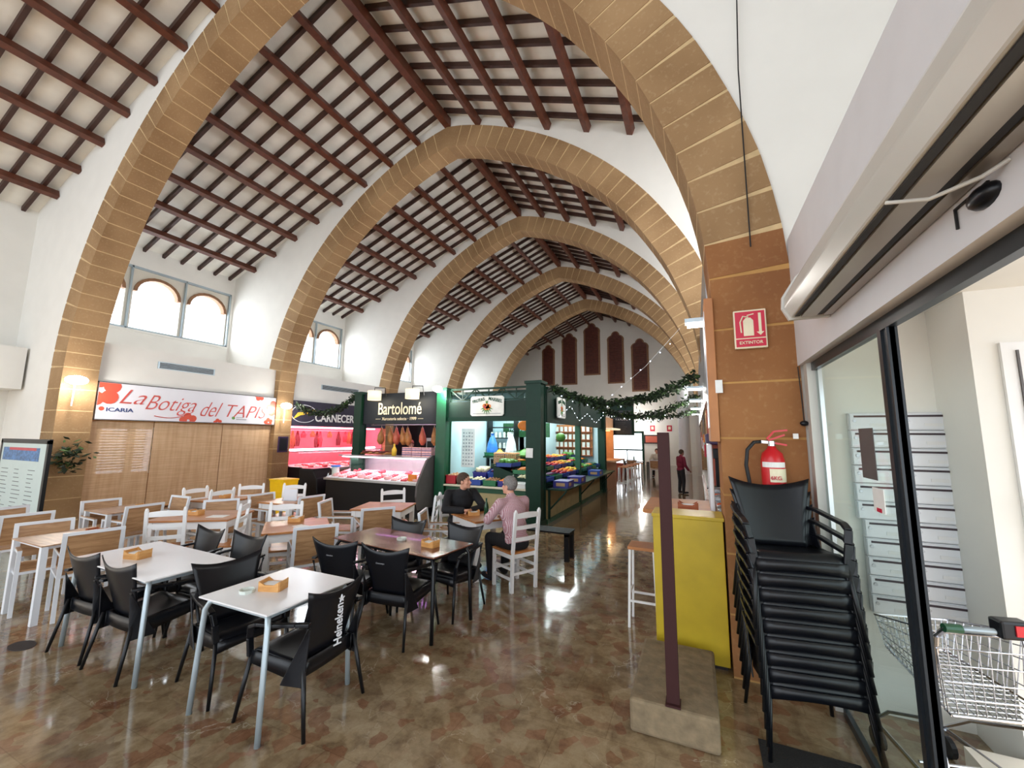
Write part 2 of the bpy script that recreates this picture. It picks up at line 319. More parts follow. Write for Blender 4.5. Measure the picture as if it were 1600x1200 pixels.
        for j in range(nv):
            a, b = j, j+1; fs.append((a, b, b+o, a+o)); a, b = nu*W_+j, nu*W_+j+1; fs.append((b, a, a+o, b+o))
        return s.add(vs, fs)
    def build(s, name, mats, parent=None, smooth=False, bevel=0, loc=None):
        me = bpy.data.meshes.new(name); me.from_pydata(s.v, [], s.f)
        for m in ([mats] if isinstance(mats, str) else mats): me.materials.append(M[m])
        if len(set(s.mi)) > 1 or s.mi and s.mi[0]: me.polygons.foreach_set('material_index', s.mi)
        if smooth: me.polygons.foreach_set('use_smooth', [True]*len(s.f))
        me.update(); o = bpy.data.objects.new(name, me); COL.objects.link(o)
        if parent is not None: o.parent = parent
        if loc: o.location = loc
        if bevel:
            b = o.modifiers.new('bevel', 'BEVEL'); b.width = bevel; b.segments = 2; b.limit_method = 'ANGLE'
        return o
def tag(o, label=None, cat=None, group=None, kind=None):
    if label: o['label'] = label
    if cat: o['category'] = cat
    if group: o['group'] = group
    if kind: o['kind'] = kind
    return o
def thing(name, loc, rz, label, cat, group=None):
    o = bpy.data.objects.new(name, None); COL.objects.link(o); o.location = loc; o.rotation_euler = (0, 0, rz); o.empty_display_size = .1
    return tag(o, label, cat, group)
KIDS = {}
def dup(root, loc, rz, label, group=None, scale=None):
    r = root.copy(); COL.objects.link(r); r.location = loc; r.rotation_euler = (0, 0, rz); r['label'] = label
    if group: r['group'] = group
    if scale: r.scale = scale
    for ch in root.children:
        c = ch.copy(); COL.objects.link(c); c.parent = r
        for g in ch.children: d = g.copy(); COL.objects.link(d); d.parent = c
    return r
def box(name, a, b, m, parent=None, bevel=0): return MB().box(a, b).build(name, m, parent, bevel=bevel)
def struct(o, label=None): return tag(o, label, None, None, 'structure')
def text(s, loc, rot, width, m, name='lettering', parent=None, shear=0, depth=.004, height=None, align='CENTER', bold=0):
    c = bpy.data.curves.new(name, 'FONT'); c.body = s; c.size = 1; c.extrude = .0; c.align_x = align; c.align_y = 'CENTER'; c.shear = shear; c.materials.append(M[m])
    if bold: c.offset = bold
    o = bpy.data.objects.new(name, c); COL.objects.link(o); bpy.context.view_layer.update()
    w, h = max(o.dimensions.x, 1e-3), max(o.dimensions.y, 1e-3); k = width/w; c.extrude = depth/k
    me = bpy.data.meshes.new_from_object(o.evaluated_get(bpy.context.evaluated_depsgraph_get())); bpy.data.objects.remove(o); o = bpy.data.objects.new(name, me); COL.objects.link(o)
    o.scale = (k, (height/h if height else k), k); o.location = loc; o.rotation_euler = rot
    if parent is not None: o.parent = parent
    return o
FRONT = (radians(90), 0, 0)             # faces -Y, reads along +X
def EAST(): return (radians(90), 0, radians(90))  # faces +X, reads along +Y

# ------------------------------------------------------------------ hall shell
CX, RIDGE, EAVE, XL, XR = -6.05, 11.0, 7.46, -15.1, 3.0
YS = [3.87, 8.8, 13.95, 19.2, 24.6]; TH = .48
def roofz(x): return RIDGE-(RIDGE-EAVE)/(CX-XL)*abs(x-CX)
PRO = [(6.24, 0), (6.24, 3.2), (6.18, 3.75), (6.08, 4.3), (5.9, 4.85), (5.65, 5.5), (5.3, 6.15), (4.8, 6.93), (4.1, 7.72), (3.3, 8.42), (2.4, 9.02), (1.4, 9.52), (.6, 9.82), (0, 9.98)]
def resample(p, step):
    out = [Vector(p[0])]; acc = 0
    segs = [(Vector(a), Vector(b)) for a, b in zip(p, p[1:])]; tot = sum((b-a).length for a, b in segs); n = round(tot/step); step = tot/n; need = step
    for a, b in segs:
        l = (b-a).length; t = need
        while t <= l+1e-6: out.append(a.lerp(b, min(1, t/l))); t += step
        need = t-l
    return out
def smooth_profile(p, it=2):
    for _ in range(it):
        q = [p[0]]
        for a, b in zip(p, p[1:]): a, b = Vector(a), Vector(b); q += [a.lerp(b, .25), a.lerp(b, .75)]
        q.append(p[-1]); p = q
    return [Vector(v) for v in p]
BASE = smooth_profile(PRO)
def arch_pts(step): return resample(BASE, step)
BW = .60
def offs(pts, d):
    out = []
    for i, p in enumerate(pts):
        t = (pts[min(i+1, len(pts)-1)]-pts[max(i-1, 0)]).normalized(); n = Vector((t.y, -t.x))
        if i == len(pts)-1: n = Vector((.10, 1)).normalized()*1.0
        out.append(p+n*d)
    out[-1].x = 0; return out
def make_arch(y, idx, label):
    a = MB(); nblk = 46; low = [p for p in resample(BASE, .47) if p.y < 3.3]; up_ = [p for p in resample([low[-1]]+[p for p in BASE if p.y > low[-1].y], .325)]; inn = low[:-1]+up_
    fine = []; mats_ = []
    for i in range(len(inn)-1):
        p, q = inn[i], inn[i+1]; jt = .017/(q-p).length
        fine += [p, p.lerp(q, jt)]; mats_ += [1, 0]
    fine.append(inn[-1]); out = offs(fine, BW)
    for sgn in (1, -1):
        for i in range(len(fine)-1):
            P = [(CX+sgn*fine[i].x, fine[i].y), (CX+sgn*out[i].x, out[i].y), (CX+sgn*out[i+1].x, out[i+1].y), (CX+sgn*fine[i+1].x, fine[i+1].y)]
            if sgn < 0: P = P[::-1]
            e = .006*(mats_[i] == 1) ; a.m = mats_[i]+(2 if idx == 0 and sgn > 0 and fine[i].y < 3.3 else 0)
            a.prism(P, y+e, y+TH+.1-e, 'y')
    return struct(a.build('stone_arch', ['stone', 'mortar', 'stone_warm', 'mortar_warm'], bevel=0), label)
LAB = ['nearest tan stone arch, its right leg carrying the extinguisher sign', 'second tan stone arch beyond the square tables', 'third tan stone arch above the dark delicatessen fascia', 'fourth tan stone arch above the green fruit stall', 'farthest tan stone arch before the lancet windows']
for i, y in enumerate(YS): make_arch(y, i, LAB[i])
def gable(y, name, th=TH):
    a = MB(); ins = resample(BASE, .35); ex = offs(ins, BW-.03); e0, e1 = y+.03, y+.03+th
    for sgn in (1, -1):
        xo = XR if sgn > 0 else XL
        ex_ = [Vector((CX+sgn*p.x, p.y)) for p in ex]
        # outside strip from leg to side wall
        top = [(xo, roofz(xo)), (ex_[0].x, roofz(ex_[0].x)), (ex_[0].x, 0), (xo, 0)]
        a.prism(top if sgn < 0 else top[::-1], e0, e1, 'y')
        for p, q in zip(ex_, ex_[1:]):
            if abs(p.x-q.x) < 1e-4: continue
            P = [(p.x, p.y), (q.x, q.y), (q.x, roofz(q.x)), (p.x, roofz(p.x))]
            a.prism(P, e0, e1, 'y')
    return struct(a.build(name, 'plaster'), 'white plaster gable wall over a stone arch')
for i, y in enumerate(YS): gable(y, 'wall_gable_%s' % ['nearest', 'second', 'third', 'fourth', 'farthest'][i])
YE = 29.8; Y0 = -8.0; YV = -2.6
struct(box('floor', (XL-1, Y0-1.5, -.1), (XR+2, YE+.5, 0), 'marble_floor'), 'polished brown and beige marble slab floor')
# roof boards
rf = MB()
for s_ in (-1, 1):
    xo = XL-.5 if s_ < 0 else XR+.5; z0, z1 = roofz(CX), roofz(xo)
    P = [(xo, z1), (CX, z0), (CX, z0+.12), (xo, z1+.12)]
    rf.prism(P if s_ < 0 else P[::-1], Y0, YE+.3, 'y')
struct(rf.build('ceiling', 'ceiling_board'), 'pale boarded pitched ceiling behind the dark timbers')
pu = None
bays = [(Y0, YS[0]+.02)]+[(YS[i]+TH, YS[i+1]+.05) for i in range(4)]+[(YS[4]+TH, YE)]
SL = (RIDGE-EAVE)/(CX-XL)
for (ya, yb) in bays:
    for s_ in (-1, 1):
        for k in range(1, 9):
            x = CX+s_*(k*1.0); z = roofz(x)-.12-.10
            struct(MB().bar((x, ya, z), (x, yb, z), .135, .17, up=(s_*SL, 0, 1)).build('roof_purlin', 'purlin_wood'))
    struct(MB().bar((CX, ya, RIDGE-.3), (CX, yb, RIDGE-.3), .18, .26).build('ridge_beam', 'purlin_wood'))
    n = max(2, round((yb-ya)/.5))
    for j in range(n):
        y = ya+(j+.5)*(yb-ya)/n
        for s_ in (-1, 1):
            xo = XL if s_ < 0 else XR
            struct(MB().bar((CX, y, RIDGE-.065), (xo, y, roofz(xo)-.065), .072, .11, up=(0, 0, 1)).build('roof_rafter', 'rafter_wood'))
# side walls. Left wall with window openings per bay
def wall_y(x0, x1, y0, y1, z0, z1, holes, name, m='plaster'):
    """wall lying along Y between x0,x1; holes = [(ya,yb,za,zb)] sorted"""
    a = MB(); y = y0
    for (ya, yb, za, zb) in holes:
        a.box((x0, y, z0), (x1, ya, z1)); a.box((x0, ya, z0), (x1, yb, za)); a.box((x0, ya, zb), (x1, yb, z1)); y = yb
    a.box((x0, y, z0), (x1, y1, z1)); return struct(a.build(name, m))
WB = [4.4, 9.3, 14.45, 19.7, 25.1]
holes = []
for yb in (9.3-.55, 14.45-.6, 19.7-.6, 24.9-.6): holes.append((yb-4.25, yb, 4.92, 6.86))
wall_y(XL-.3, XL, Y0, YE, 0, EAVE+.12, holes, 'wall_left')
def side_window(yb, idx, lab):
    ya = yb-4.25; a = MB(); w = 4.25/3; st = MB(); fr = MB()
    for k in range(3):
        c = ya+(k+.5)*w; rw = w/2-.09; zs = 6.12
        # spandrel: grey plaster above the arch, made of strips
        for j in range(12):
            t0, t1 = pi*j/12, pi*(j+1)/12; p, q = (c+rw*cos(t0), zs+.55*sin(t0)), (c+rw*cos(t1), zs+.55*sin(t1))
            a.prism([(q[0], q[1]), (p[0], p[1]), (p[0], 6.86), (q[0], 6.86)], XL-.28, XL-.10, 'x')
            st.prism([(q[0], q[1]), (c+(rw-.09)*cos(t1), zs+.46*sin(t1)), (c+(rw-.09)*cos(t0), zs+.46*sin(t0)), (p[0], p[1])], XL-.26, XL-.06, 'x')
        for sy in (-1, 1):
            a.box((XL-.28, c+sy*rw, 4.92), (XL-.10, c+sy*w/2, 6.86))
        fr.box((XL-.10, c-w/2-.02, 4.92), (XL-.02, c-w/2+.02, 6.86))
    fr.box((XL-.10, ya, 4.92), (XL-.02, yb, 4.98)); fr.box((XL-.10, ya, 6.8), (XL-.02, yb, 6.86)); fr.box((XL-.1, yb-.05, 4.92), (XL-.02, yb, 6.86))
    o = a.build('window_%d' % idx, 'plaster_warm'); struct(o, lab)
    st.build('stone_trim', 'window_stone', o); fr.build('window_frame', 'grey_metal', o)
    box('window_pane', (XL-.17, ya, 4.92), (XL-.165, yb, 6.86), 'glass', o)
    sl = box('window_sill', (XL-.3, ya, 4.86), (XL+.03, yb, 4.92), 'plaster', o)
for i, yb in enumerate((9.3-.55, 14.45-.6, 19.7-.6, 24.9-.6)): side_window(yb, i+1, 'row of round-arched clerestory lights in the %s bay of the left wall' % ['first full', 'second', 'third', 'fourth'][i])
wr_ = MB(); y_ = 3.84
for yb in (9.3-.55, 14.45-.6, 19.7-.6, 24.9-.6):
    wr_.box((XR, y_, 0), (XR+.3, yb-4.25, EAVE+.12)).box((XR, yb-4.25, 0), (XR+.3, yb, 4.92)).box((XR, yb-4.25, 6.86), (XR+.3, yb, EAVE+.12)); y_ = yb
struct(wr_.box((XR, y_, 0), (XR+.3, YE, EAVE+.12)).box((XR, YV, 3.5), (XR+.3, 3.84, EAVE+.12)).box((XR, Y0, 3.4), (XR+.3, YV, EAVE+.12)).build('wall_right', 'plaster'))  # wall out of view; its high and rear openings are added to admit light
# end wall with five lancet windows
LX = [(-10.3, 5.9, 8.85, .42), (-8.6, 5.9, 9.65, .5), (-6.85, 6.55, 10.25, .52), (-5.1, 5.85, 9.45, .5), (-3.4, 5.2, 8.75, .5)]
ew = MB(); ew.prism([(XL, 0), (XR, 0), (XR, EAVE), (CX, RIDGE), (XL, EAVE)][::-1], YE, YE+.3, 'y'); struct(ew.build('wall_end', 'plaster'))
for i, (x, z0, z1, w) in enumerate(LX):
    def trefoil(w, z0, z1, g):
        zs = z1-1.1*w-g*.2; pts = [(x-w-g, z0-g), (x+w+g, z0-g), (x+w+g, zs)]
        for t in range(-10, 90, 20): pts.append((x+w*.42+(w*.62+g)*cos(radians(t)), zs+.12+(w*.5+g)*sin(radians(t))))
        for t in range(0, 181, 22): pts.append((x+(w*.42+g)*cos(radians(t)), zs+.62*w+.12+(w*.42+g)*1.05*sin(radians(t))))
        pts += [(2*x-a, b) for a, b in pts[3:8][::-1]]+[(x-w-g, zs)]; return pts
    f = MB(); f.prism(trefoil(w, z0, z1, .1)[::-1], YE-.06, YE+.02, 'y')
    o = f.build('window_%d' % (i+5), 'window_stone'); struct(o, 'narrow pointed window with brown louvres, %s of the five in the end wall' % ['leftmost', 'second from left', 'tallest and middle', 'second from right', 'rightmost'][i])
    g = MB(); g.prism(trefoil(w-.03, z0, z1, 0)[::-1], YE-.09, YE-.04, 'y'); g.build('shutter', 'shutter', o)
    s = MB(); k = z0+.1
    while k < z1-.9*w: s.bar((x-w+.06, YE-.10, k), (x+w-.06, YE-.10, k), .05, .03, up=(0, .6, 1)); k += .13
    s.build('louvres', 'shutter', o)

# ------------------------------------------------------------------ left side shops under a flat white bulkhead
SX = -12.45
def bulk(y0, y1, z0, name): return struct(box(name, (XL, y0, z0), (SX, y1, 3.95), 'plaster'), 'white flat-topped bulkhead over the left-hand shops')
bulk(4.45, 8.83, 3.0, 'wall_bulkhead_near'); bulk(9.36, 14.0, 3.0, 'wall_bulkhead_middle'); bulk(14.5, YE, 2.6, 'wall_bulkhead_far')
struct(box('wall_left_lower', (XL, 14.5, 0), (SX-.2, YE, 2.6), 'plaster'))
struct(box('wall_left_box', (XL, Y0, 2.85), (-14.2, 3.85, 3.82), 'plaster'), 'white boxed beam low on the left wall')
def vent(y0, y1, z, lab):
    r = thing('wall_vent', (SX, (y0+y1)/2, z), 0, lab, 'vent'); h = (y1-y0)/2
    MB().box((0, -h, -.09), (.02, h, .09)).build('vent_frame', 'grey_metal', r)
    g = MB()
    for k in range(5): g.bar((.025, -h+.04, -.06+k*.03), (.025, h-.04, -.06+k*.03), .02, .012, up=(.6, 0, 1))
    g.build('vent_slats', 'vent_dark', r)
vent(5.6, 6.95, 3.6, 'long grey ventilation grille above the white flower sign'); vent(10.6, 12.4, 3.6, 'long grey ventilation grille above the butcher fascia')
# sign La Botiga del TAPIS
r = thing('shop_sign', (SX+.02, 4.5, 2.18), 0, 'long white shop sign with red script and orange flowers above the bamboo blinds', 'sign')
MB().box((0, 0, 0), (.10, 4.36, .84)).build('sign_board', 'sign_white', r)
MB().box((-.005, -.012, -.02), (.11, 4.37, .0)).box((-.005, -.012, .84), (.11, 4.37, .86)).build('sign_edge', 'vent_dark', r)
def ptext(s, y, z, w, m, name='lettering', shear=0, height=None, bold=0, x=.104): return text(s, (x, y, z), EAST(), w, m, name, r, shear=shear, height=height, bold=bold)
ptext('La', .60, .53, .52, 'sign_script', shear=.5, height=.34, bold=-.010); ptext('Botiga', 1.42, .43, 1.12, 'sign_script', shear=.5, height=.48, bold=-.012); ptext('del', 2.32, .34, .56, 'sign_script', shear=.6, height=.40, bold=-.012); ptext('TAPIS', 3.32, .33, 1.22, 'sign_script', shear=.4, height=.36, bold=-.012)
sw = MB(); sw.tube([(.106, 1.1+t*.85, .12-.1*sin(t*pi)+.14*t) for t in [k/12 for k in range(13)]], .010, 6); sw.build('flourish', 'sign_script', r)
ptext('ICARIA', .42, .22, .5, 'navy', bold=.012, height=.09)
def flower(y, z, R, clip=True):
    g = MB()
    for k in range(5):
        t = 2*pi*k/5+.5; cy, cz = y+R*.6*cos(t), z+R*.6*sin(t)
        P = []
        for j in range(14):
            u = 2*pi*j/14; a, b = cy+R*.45*cos(u), cz+R*.45*sin(u); P.append((max(.005, min(4.35, a)), max(.005, min(.835, b))))
        g.prism(P, .1, .106+.001*k, 'x')
    g.build('flower_print', 'sign_orange', r)
flower(.05, .66, .36); flower(4.24, .5, .24); flower(1.86, .03, .20); flower(2.6, .0, .11); flower(4.1, .06, .14); flower(3.75, .86, .15)
g = MB(); g.lathe([(.05, 0), (.05, .006)], (.1, .09, .24), 12, 'x'); g.build('round_logo', 'sign_orange', r)
g = MB(); g.lathe([(.045, 0), (.045, .006)], (.1, 3.02, .15), 12, 'x'); g.build('heart_logo', 'p_green', r); g = MB(); g.box((.1, 3.1, .1), (.105, 3.4, .13)); g.box((.1, 3.1, .16), (.105, 3.3, .18)); g.build('small_print', 'steel', r)
# bamboo blinds
BL_L = ['bamboo roller blind at the left end beneath the white sign', 'middle bamboo roller blind beneath the white sign', 'bamboo roller blind at the right end, next to the pillar']
for k, (a, b) in enumerate([(4.42, 5.68), (5.70, 7.32), (7.34, 8.80)]):
    r = thing('bamboo_blind', (SX-.03, a, 0), 0, BL_L[k], 'blind', 'bamboo blinds of the closed shop'); w = b-a
    MB().sheet(lambda u, v: (.012*sin(u*9), u*w, .06+v*2.12), 16, 4, .008).build('woven_screen', 'bamboo', r)
    MB().tube([(0, 0, .05), (0, w, .05)], .018).build('bottom_rod', 'holder_wood', r); MB().tube([(0, 0, 2.15), (0, w, 2.15)], .02).build('top_rod', 'holder_wood', r)
struct(box('wall_shopback', (XL+.02, 4.45, 0), (-14.9, 8.83, 3.0), 'orange_wood'))
emis('window_glow', (235, 240, 255), 7); wq = struct(MB().box((-14.9, 5.58, .76), (-14.86, 6.16, 1.98)).box((-14.9, 6.34, .76), (-14.86, 6.74, 1.98)).build('window_20', 'window_glow'), 'lit shuttered window seen through the left bamboo blind'); MB().box((-14.86, 5.5, .7), (-14.82, 5.58, 2.04)).box((-14.86, 6.16, .7), (-14.82, 6.34, 2.04)).box((-14.86, 6.74, .7), (-14.82, 6.82, 2.04)).build('window_frame', 'white_paint', wq); sh = MB(); [sh.box((-14.85, 5.58, .84+.075*k), (-14.83, 6.6, .88+.075*k)) for k in range(15)]; sh.build('slats', 'cream_sill', wq)

# ------------------------------------------------------------------ chairs
def black_chair():
    r = thing('armchair', (0, 0, 0), 0, '', 'chair'); B = 'black_plastic'
    def back(u, v):
        k = 2*u-1; w = .18+.085*v**1.5; z = .40+.405*v+.058*(k*k)*v**2; y = -.195-.10*v+.035*(1-k*k)*(-1)*(.4+.6*v)+.02; return (k*w, y, z)
    MB().sheet(back, 14, 10, .009).build('backrest', B, r, smooth=True)
    def seat(u, v):
        k = 2*u-1; y = -.21+.43*v; z = .395-.02*(1-k*k)*sin(pi*min(1, v*1.1))+.055*v-(.06*max(0, (v-.84)/.16)**2); return (k*(.215+.03*v), y, z)
    MB().sheet(seat, 12, 12, .01).build('seat', B, r, smooth=True)
    ap = MB()
    for s in (-1, 1): ap.sheet(lambda u, v: (s*(.222+.03*u), -.22+.43*u, .41+.03*u-v*(.12-.04*u)), 6, 2, .008)
    ap.sheet(lambda u, v: ((2*u-1)*.245, .222+.012*sin(u*pi), .405-v*(.075-.02*sin(u*pi))), 8, 2, .008); ap.build('seat_apron', B, r, smooth=True); MB().sheet(lambda u, v: ((2*u-1)*.215, -.215-.01*sin(pi*u), .42-v*.10), 8, 2, .008).build('rear_apron', B, r, smooth=True)
    for s in (-1, 1):
        a = MB(); path = [(s*.235, -.275, .66), (s*.262, -.19, .655), (s*.28, -.02, .635), (s*.285, .12, .625), (s*.28, .185, .60), (s*.265, .205, .52), (s*.25, .205, .40)]
        for p, q in zip(path, path[1:]): a.bar(p, q, .042, .022)
        a.sheet(lambda u, v: (s*(.222+.028*u+.012*v), -.275+.02*v+u*.17*(v), .64-.36*v), 4, 8, .010)
        a.build('armrest', B, r, smooth=False, bevel=.006)
    for (x, y, X, Y_) in ((.245, .20, .285, .265), (.225, -.235, .265, -.315)):
        for s in (-1, 1): MB().tube([(s*x, y, .41), (s*(x+(X-x)*.5), (y+Y_)/2, .2), (s*X, Y_, 0)], [.015, .014, .012], 8).build('leg', 'black_metal', r, smooth=True)
    return r
_used = {}
def inst(key, maker, loc, rz, label, group, scale=None):
    if key not in _used:
        r = maker(); _used[key] = r; r.location = loc; r.rotation_euler = (0, 0, rz); r['label'] = label; r['group'] = group
        if scale: r.scale = scale
        return r
    return dup(_used[key], loc, rz, label, group, scale)
def from_back(bx, by, face, d):  # seat centre from back centre, facing angle in degrees
    return (bx+d*cos(radians(face)), by+d*sin(radians(face)), 0), radians(face-90)
GB = 'black plastic armchairs around the white and brown tables'
BC = [('C1', -2.33, 2.24, 184, 'black armchair with white beer lettering on its back, nearest the camera'),
      ('C2', -3.60, 2.27, -8, 'black armchair facing the lettered chair across the nearest white table'),
      ('C3', -4.90, 1.84, 92, 'leftmost black armchair tucked along the near side of the long white table'),
      ('C4', -4.28, 1.83, 90, 'black armchair second from the left along the near side of the long white table'),
      ('C5', -4.90, 2.86, -93, 'left black armchair on the far side of the long white table'),
      ('C6', -4.27, 2.88, -90, 'right black armchair on the far side of the long white table'),
      ('C7', -3.27, 3.07, 98, 'left black armchair on the near side of the brown table, tiny pale logo'),
      ('C8', -2.67, 3.10, 95, 'right black armchair on the near side of the brown table, pale word on its back'),
      ('C9', -3.29, 4.22, -88, 'left black armchair on the far side of the brown table'),
      ('C10', -2.52, 4.28, -97, 'right black armchair on the far side of the brown table')]
chairs = {}
for n, x, y, f, lab in BC:
    loc, rz = from_back(x, y, f, .27); chairs[n] = inst('black', black_chair, loc, rz, lab, GB)
def print_on(ch, s, z, w, rotz=False, h=None, y=-.318):
    return text(s, (0, y, z), (radians(90), radians(-90) if rotz else 0, 0), w, 'cloth_white', 'back_print', ch, height=h, depth=.002)
text('Heineken', (-.045, -.335, .60), (radians(80), radians(-90), 0), .26, 'cloth_white', 'back_print', chairs['C1'], height=.06, depth=.002, bold=.015)
g = MB(); P = []
for k in range(10): t = pi/2+pi*k/5; q = .026 if k % 2 == 0 else .011; P.append((-.045+q*cos(t), .765+q*sin(t)))
g.prism(P[::-1], -.352, -.343, 'y'); g.build('back_star', 'cloth_white', chairs['C1'])
text('Heineken', (0, -.338, .72), FRONT, .07, 'steel', 'back_print', chairs['C7'], depth=.002); text('Cruzcampo', (0, -.338, .715), FRONT, .09, 'steel', 'back_print', chairs['C8'], depth=.002)
# stack of chairs by the pillar
ORD = ['lowest', 'second from the bottom', 'third from the bottom', 'fourth from the bottom', 'middle one', 'fourth from the top', 'third from the top', 'second from the top', 'topmost']
for k in range(9):
    inst('black', black_chair, (.55-.004*k, 3.31+.002*k, .09*k), radians(180+9), 'black armchair in the stack before the stone pillar, %s' % ORD[k], 'stacked black armchairs by the pillar')

def panel_chair():
    r = thing('panel_armchair', (0, 0, 0), 0, '', 'chair'); Wm = 'white_metal'
    bf = MB(); bf.bar((-.215, -.24, .42), (-.215, -.30, .84), .035, .03); bf.bar((.215, -.24, .42), (.215, -.30, .84), .035, .03); bf.bar((-.232, -.302, .845), (.232, -.302, .845), .03, .03); bf.build('back_frame', Wm, r)
    p = MB(); p.hexa([(-.197, -.262, .50), (.197, -.262, .50), (.197, -.250, .50), (-.197, -.250, .50), (-.197, -.305, .825), (.197, -.305, .825), (.197, -.293, .825), (-.197, -.293, .825)]); p.build('back_panel', 'oak_panel', r)
    box('seat', (-.20, -.22, .435), (.20, .22, .455), 'oak_panel', r); f = MB()
    f.box((-.215, -.24, .41), (.215, -.21, .435)).box((-.215, .20, .41), (.215, .23, .435)).box((-.232, -.24, .41), (-.2, .23, .435)).box((.2, -.24, .41), (.232, .23, .435)); f.build('seat_frame', Wm, r)
    for s in (-1, 1):
        MB().bar((s*.216, .215, 0), (s*.216, .215, .64), .032, .032).build('leg', Wm, r); MB().bar((s*.216, -.27, 0), (s*.216, -.235, .42), .032, .032).build('leg', Wm, r)
        a = MB(); a.bar((s*.216, -.27, .64), (s*.216, .232, .64), .034, .022); a.m = 1; a.bar((s*.216, -.25, .656), (s*.216, .22, .656), .03, .012); a.build('armrest', [Wm, 'oak_panel'], r)
    return r
def ladder_chair():
    r = thing('slatted_chair', (0, 0, 0), 0, '', 'chair'); P = 'white_paint'
    for s in (-1, 1):
        m = MB(); m.bar((s*.185, -.185, 0), (s*.185, -.20, .46), .036, .036, up=(0, 1, 0)); m.bar((s*.185, -.20, .45), (s*.185, -.255, .95), .036, .034, up=(0, 1, 0)); m.ell((s*.185, -.257, .955), (.019, .018, .025), 8, 6); m.build('leg', P, r)
        MB().bar((s*.185, .19, 0), (s*.185, .19, .44), .036, .036, up=(0, 1, 0)).build('leg', P, r)
    for z, h in ((.90, .055), (.76, .045), (.62, .045)):
        MB().sheet(lambda u, v: ((2*u-1)*.17, -.205-(z-.45)*.1-.012*sin(pi*u), z-h/2+v*h+(.015*sin(pi*u)*v if z > .85 else 0)), 8, 2, .018).build('back_slat', P, r)
    box('seat', (-.205, -.195, .44), (.205, .215, .465), 'honey_wood', r, .006)
    ap = MB(); ap.box((-.185, -.19, .39), (.185, -.165, .44)).box((-.185, .17, .39), (.185, .2, .44)).box((-.2, -.19, .39), (-.175, .19, .44)).box((.175, -.19, .39), (.2, .19, .44)); ap.build('seat_apron', P, r)
    st = MB()
    for s in (-1, 1): st.bar((s*.185, -.18, .15), (s*.185, .19, .15), .02, .03); st.bar((s*.185, -.18, .27), (s*.185, .19, .27), .02, .03)
    st.bar((-.185, -.185, .21), (.185, -.185, .21), .02, .03); st.bar((-.185, .19, .21), (.185, .19, .21), .02, .03); st.build('stretcher', P, r); return r
GP = 'white framed armchairs with oak panels'; GL = 'white ladder-back chairs with honey seats'
PC = [(-8.55, 2.36, 8, 'oak-panel armchair cut by the left edge of the photo'),
      (-7.72, 2.32, 175, 'white armchair with large oak panel turned its back to the thin-topped oak table, far left'),
      (-6.87, 2.22, -11, 'oak-panel armchair on the left side of the thin-topped oak table'),
      (-5.81, 2.25, 167, 'oak-panel armchair just behind the long white table'),
      (-8.3, 3.25, -3, 'oak-panel armchair on the left of the small table by the blinds'),
      (-7.25, 3.31, 183, 'oak-panel armchair on the right of the small table by the blinds'),
      (-7.72, 3.98, -87, 'pale-backed oak-panel armchair seen small before the left bamboo blind'),
      (-6.76, 4.07, -34, 'oak-panel armchair on the far side of the farmhouse table with the bread-coloured holder'),
      (-6.84, 4.78, -2, 'oak-panel armchair left of the table with the small grey menu stand'),
      (-5.90, 4.98, 173, 'oak-panel armchair right of the table with the grey menu stand'),
      (-5.29, 4.75, 25, 'oak-panel armchair turned sideways before the pink butcher floor'),
      (-4.13, 4.61, 144, 'oak-panel armchair with its slatted back to the brown table'),
      (-3.94, 3.42, 147, 'oak-panel armchair between the square farmhouse table and the black chairs'),
      (-3.42, 4.72, 23, 'oak-panel armchair seen edge on just left of the seated men')]
for x, y, f, lab in PC:
    loc, rz = from_back(x, y, f, .28); inst('panel', panel_chair, loc, rz, lab, GP)
LC = [(-1.97, 4.84, 151, 'white ladder-back chair carrying the man in the checked shirt'),
      (-3.62, 5.72, -35, 'white ladder-back chair behind the man in black'),
      (-5.91, 2.93, 140, 'white ladder-back chair directly behind the long white table'),
      (-5.55, 3.62, 222, 'white ladder-back chair tilted in view at the right end of the farmhouse table'),
      (-5.03, 3.86, -46, 'white ladder-back chair behind the square farmhouse table'),
      (-7.77, 4.25, 4, 'left of two overlapping white ladder-back chairs before the middle blind'),
      (-7.20, 4.32, 184, 'right of two overlapping white ladder-back chairs before the middle blind'),
      (-7.40, 4.95, -41, 'white ladder-back chair nearest the right-hand blind'),
      (-6.80, 5.35, -60, 'white ladder-back chair beside the yellow bin'),
      (-4.72, 5.62, -37, 'white ladder-back chair backed towards the dark delicatessen counter'),
      (-3.72, 5.42, 205, 'white ladder-back chair seen side on before the green column')]
for x, y, f, lab in LC:
    loc, rz = from_back(x, y, f, .23); inst('ladder', ladder_chair, loc, rz, lab, GL)

